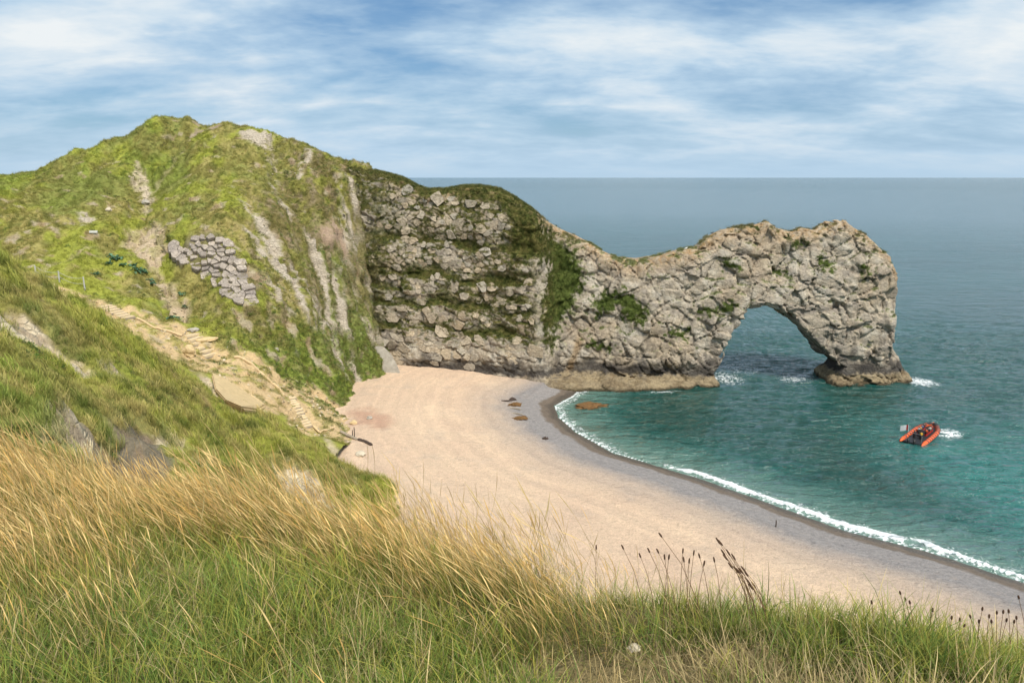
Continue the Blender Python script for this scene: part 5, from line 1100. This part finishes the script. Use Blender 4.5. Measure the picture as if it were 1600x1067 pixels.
def boat_build():
    hl = BL / 2; tr = BL * .034
    path = [(-hl, BW, .55), (-hl * .6, BW, .55), (-hl * .1, BW, .58), (hl * .35, BW * .97, .66), (hl * .62, BW * .80, .78), (hl * .82, BW * .50, .92), (hl * .94, BW * .2, 1.0)]
    for sgn in (1, -1):
        bm = bmesh.new(); P = [Vector((x, y * sgn, z)) for x, y, z in path] + [Vector((hl * .97, 0, 1.02))]; Q = []
        for a, b in zip(P, P[1:]): Q += [a.lerp(b, t) for t in (0, .34, .67)]
        Q.append(P[-1]); R = [tr] * len(Q); R[0] = tr * .25; R[1] = tr * .75; tube(bm, Q, R, 14); o = bm_obj('tube', bm, M_ORANGE, boat, True)
        for k in range(3, len(Q) - 2, 1):                                      # black grab patches along the top of the tube
            c, d = Q[k], (Q[min(k + 1, len(Q) - 1)] - Q[k - 1]).normalized(); b2 = bmesh.new(); tube(b2, [c - d * .17 + Vector((0, 0, .03)), c + d * .17 + Vector((0, 0, .03))], tr * .99, 14); bm_obj('patch', b2, M_BLACK, o, True)
        b3 = bmesh.new(); tube(b3, [q + Vector((0, sgn * tr * .92, -.08)) for q in Q[1:-1]], .07, 6); bm_obj('rubbing_strake', b3, M_BLACK, o)
    bm = bmesh.new(); sec = [(-hl * .93, BW, .0, .5), (-hl * .2, BW, -.15, .5), (hl * .45, BW * .85, -.05, .6), (hl * .8, BW * .45, .3, .8), (hl * .96, .05, .8, .95)]; rings = []
    for x, w, kz, tz in sec: rings.append([bm.verts.new((x, -w, tz)), bm.verts.new((x, -w * .8, (kz + tz) / 2 - .1)), bm.verts.new((x, 0, kz - .25)), bm.verts.new((x, w * .8, (kz + tz) / 2 - .1)), bm.verts.new((x, w, tz))])
    for a, b in zip(rings, rings[1:]):
        for k in range(4): bm.faces.new((a[k], b[k], b[k + 1], a[k + 1]))
        bm.faces.new((a[0], a[4], b[4], b[0]))
    bm.faces.new(rings[0]); bmesh.ops.recalc_face_normals(bm, faces=bm.faces); bm_obj('hull', bm, M_BLACK, boat)
    bm = bmesh.new(); box(bm, (-.04 * BL, 0, .56), (BL * .82, BW * 1.7, .06)); bm_obj('deck', bm, M_BLACK, boat)
    c = bmesh.new(); box(c, (-.10 * BL, 0, 1.05), (.75, 1.1, 1.0), None, .8); co = bm_obj('console', c, M_BLACK, boat); b = bmesh.new(); box(b, (-.10 * BL + .3, 0, 1.75), (.05, 1.0, .45), Euler((0, -.4, 0))); bm_obj('windscreen', b, M_GREY, co)
    for x in (-.22, -.02, .06, .14, .22):
        for sg in ((-.36, .36) if x > -.1 else (-.3, .3)):
            b = bmesh.new(); box(b, (x * BL, sg * BW * 1.0, .85), (.7, .45, .55), None, .85); bmesh.ops.bevel(b, geom=b.edges[:], offset=.06, segments=1, affect='EDGES'); st = bm_obj('seat', b, M_RED if x > -.1 else M_BLACK, boat); b = bmesh.new(); box(b, (x * BL - .32, sg * BW, 1.3), (.1, .42, .5)); bm_obj('backrest', b, M_BLACK, st)
    for sg in (-.28, .28):
        b = bmesh.new(); box(b, (-hl * .97, sg * BW, 1.15), (.62, .42, .62), None, .8); bmesh.ops.bevel(b, geom=b.edges[:], offset=.1, segments=2, affect='EDGES'); e = bm_obj('outboard_engine', b, M_BLACK, boat, True); b = bmesh.new(); box(b, (-hl * .98, sg * BW, .45), (.25, .16, 1.1)); bm_obj('engine_leg', b, M_BLACK, e)
    b = bmesh.new(); w = BW * .72
    for sg in (-1, 1): tube(b, [(-hl * .78, sg * w, .6), (-hl * .76, sg * w, 1.9), (-hl * .76, sg * w * .8, 2.25)], .06, 8)
    tube(b, [(-hl * .76, -w * .8, 2.25), (-hl * .76, w * .8, 2.25)], .06, 8); bm_obj('roll_bar', b, M_GREY, boat)
    b = bmesh.new(); tube(b, [(-hl * .76, w * .8, 2.2), (-hl * .80, w * .8, 3.9)], .04, 7); fp = bm_obj('flagpole', b, M_WHITE, boat)
    def sheet(name, x0, x1, mat):
        b = bmesh.new(); n = 9; R0 = []
        for i in range(n):
            t = i / (n - 1); x = x0 + (x1 - x0) * t; yy = w * .8 + .08 * math.sin((x + hl) * 4.0)
            R0.append([b.verts.new((-hl * .79 + x * -.75, yy - x * -.75 * 0 + x * .65, z)) for z in (2.75 - .10 * x, 3.85 - .10 * x)])
        for a, c2 in zip(R0, R0[1:]): b.faces.new((a[0], c2[0], c2[1], a[1]))
        bmesh.ops.solidify(b, geom=b.faces[:], thickness=.02); return bm_obj(name, b, mat, fp)
    sheet('flag_hoist', .02, .36, M_RED); sheet('flag_field', .38, 1.6, M_WHITE)
boat_build()
def person(loc, face, cloth, legs, label, arm=.5, hair=M_HAIR):
    """a seated figure, one skinned surface; loc is the seat point, face the heading"""
    root = empty('person', loc, face); tag(root, label, 'person')
    J = {'pel': (0, 0, .10, .17), 'wst': (-.02, 0, .30, .15), 'chs': (0, 0, .50, .18), 'nek': (.02, 0, .66, .065), 'hd0': (.04, 0, .74, .085), 'hd1': (.05, 0, .84, .105), 'hd2': (.05, 0, .92, .07),
         'shl': (0, .19, .58, .08), 'ell': (.10, .27, .36, .055), 'wrl': (.32, .20, .30 + arm * .1, .04), 'hal': (.40, .18, .30 + arm * .1, .042), 'shr': (0, -.19, .58, .08), 'elr': (.10, -.27, .36, .055), 'wrr': (.32, -.20, .30 + arm * .1, .04), 'har': (.40, -.18, .30 + arm * .1, .042),
         'hpl': (.05, .11, .09, .11), 'knl': (.46, .13, .10, .075), 'anl': (.50, .13, -.32, .05), 'ftl': (.64, .14, -.36, .045), 'hpr': (.05, -.11, .09, .11), 'knr': (.46, -.13, .10, .075), 'anr': (.50, -.13, -.32, .05), 'ftr': (.64, -.14, -.36, .045)}
    E = [('pel', 'wst'), ('wst', 'chs'), ('chs', 'nek'), ('nek', 'hd0'), ('hd0', 'hd1'), ('hd1', 'hd2')]
    for q in 'lr': E += [('chs', 'sh' + q), ('sh' + q, 'el' + q), ('el' + q, 'wr' + q), ('wr' + q, 'ha' + q), ('pel', 'hp' + q), ('hp' + q, 'kn' + q), ('kn' + q, 'an' + q), ('an' + q, 'ft' + q)]
    K = list(J); me = bpy.data.meshes.new('body'); me.from_pydata([J[k][:3] for k in K], [(K.index(a), K.index(b)) for a, b in E], []); o = link(bpy.data.objects.new('body', me), root)
    md = o.modifiers.new('skin', 'SKIN'); md.use_smooth_shade = True
    for v, k in zip(me.skin_vertices[0].data, K): v.radius = (J[k][3], J[k][3])
    me.skin_vertices[0].data[0].use_root = True
    sb_ = o.modifiers.new('sub', 'SUBSURF'); sb_.levels = 1; sb_.render_levels = 1
    t = NT('dressed_figure'); z = t.N.new('ShaderNodeSeparateXYZ'); t.L.new(t.obj(), z.inputs[0]); c = t.mix(t.ramp(z.outputs['Z'], [(.13, 0.0), (.15, 1.0)]), legs, cloth); c = t.mix(t.ramp(z.outputs['Z'], [(.64, 0.0), (.66, 1.0)]), c, (.55, .34, .25)); t.set('Base Color', c).set('Roughness', .75)
    me.materials.append(t.m)
    b = bmesh.new(); bmesh.ops.create_uvsphere(b, u_segments=10, v_segments=7, radius=.118)
    for v in b.verts: v.co = Vector((v.co.x + .035, v.co.y, max(v.co.z, -.02) + .865))
    bm_obj('hair', b, hair, root, True)
    for sg in (.035, -.035): b = bmesh.new(); bmesh.ops.create_icosphere(b, subdivisions=1, radius=.014); [setattr(v, 'co', v.co + Vector((.148, sg, .845))) for v in b.verts]; bm_obj('eye', b, M_BLACK, root)
    b = bmesh.new(); tube(b, [(.14, 0, .85), (.172, 0, .80), (.15, 0, .79)], [.012, .02, .012], 6); bm_obj('nose', b, M_SKIN, root)
    return root
def on_boat(x, y, z):
    c, s_ = math.cos(BANG), math.sin(BANG); return (BM[0] + c * x - s_ * y, BM[1] + s_ * x + c * y, z)
for x, y, z, cl, lg, lab in [(-.22, -.3, 1.12, (.78, .45, .03), (.05, .05, .06), 'person in a bright yellow jacket seated at the stern of the orange boat'), (-.22, .3, 1.12, (.03, .03, .04), (.03, .03, .04), 'person in black seated left of the yellow jacket at the stern'), (-.02, .36, 1.15, (.5, .5, .52), (.05, .06, .1), 'person in pale grey seated just ahead of the boat console'), (-.02, -.36, 1.15, (.6, .10, .03), (.03, .03, .05), 'person in an orange lifejacket seated beside the pale grey figure'), (.06, -.36, 1.18, (.02, .03, .05), (.04, .04, .05), 'person in navy seated amidships on the right of the boat'), (.06, .36, 1.18, (.55, .30, .12), (.05, .05, .08), 'person in tan seated amidships on the left of the boat'), (.14, .36, 1.2, (.10, .14, .30), (.03, .03, .04), 'person in blue seated on the left, one row ahead of tan'), (.14, -.36, 1.2, (.62, .58, .50), (.05, .05, .06), 'person in cream seated on the right, one row ahead of navy'), (.22, .36, 1.22, (.03, .03, .03), (.05, .05, .06), 'person in black seated on the left nearest the bow'), (.22, -.36, 1.22, (.45, .06, .04), (.04, .04, .05), 'person in red seated on the right nearest the bow')]:
    person(on_boat(x * BL, y * BW, z), BANG, cl, lg, lab)
# birds on the arch
M_GULL = simple_mat('gull_white', (.8, .8, .8), .7, .05, 10, .1, .01)
def bird(px, py, label, mat, k=1.0):
    q = at(px, py, 188); x = q[0]; col = int((x + 52) / .36); zz = HV[(np.abs(HV[:, 0] - x) < .5) & (HV[:, 1] < 192)]; top = zz[zz[:, 2].argmax()]
    o = empty('seabird', (x, top[1], top[2] - .05)); tag(o, label, 'bird'); bm = bmesh.new()
    tube(bm, [(-.45, 0, .22), (-.2, 0, .28), (.05, 0, .32), (.2, 0, .42), (.26, 0, .52), (.33, 0, .54), (.42, 0, .52)], [.02, .10, .14, .10, .07, .075, .015], 8); bm_obj('body', bm, mat, o, True)
    for sg in (-.05, .05): b = bmesh.new(); tube(b, [(0, sg, 0), (0, sg, .22)], .012, 5); bm_obj('leg', b, M_BLACK, o)
    for sg in (-1, 1): b = bmesh.new(); tube(b, [(.12, sg * .12, .36), (-.15, sg * .14, .30), (-.5, sg * .05, .24)], [.03, .06, .01], 6); bm_obj('wing', b, mat, o)
    o.scale = (k, k, k)
bird(1071, 392, 'white gull perched on the low crest beside the arch', M_GULL); bird(1116, 366, 'black seabird perched on the rising shoulder of the arch', M_BLACK)
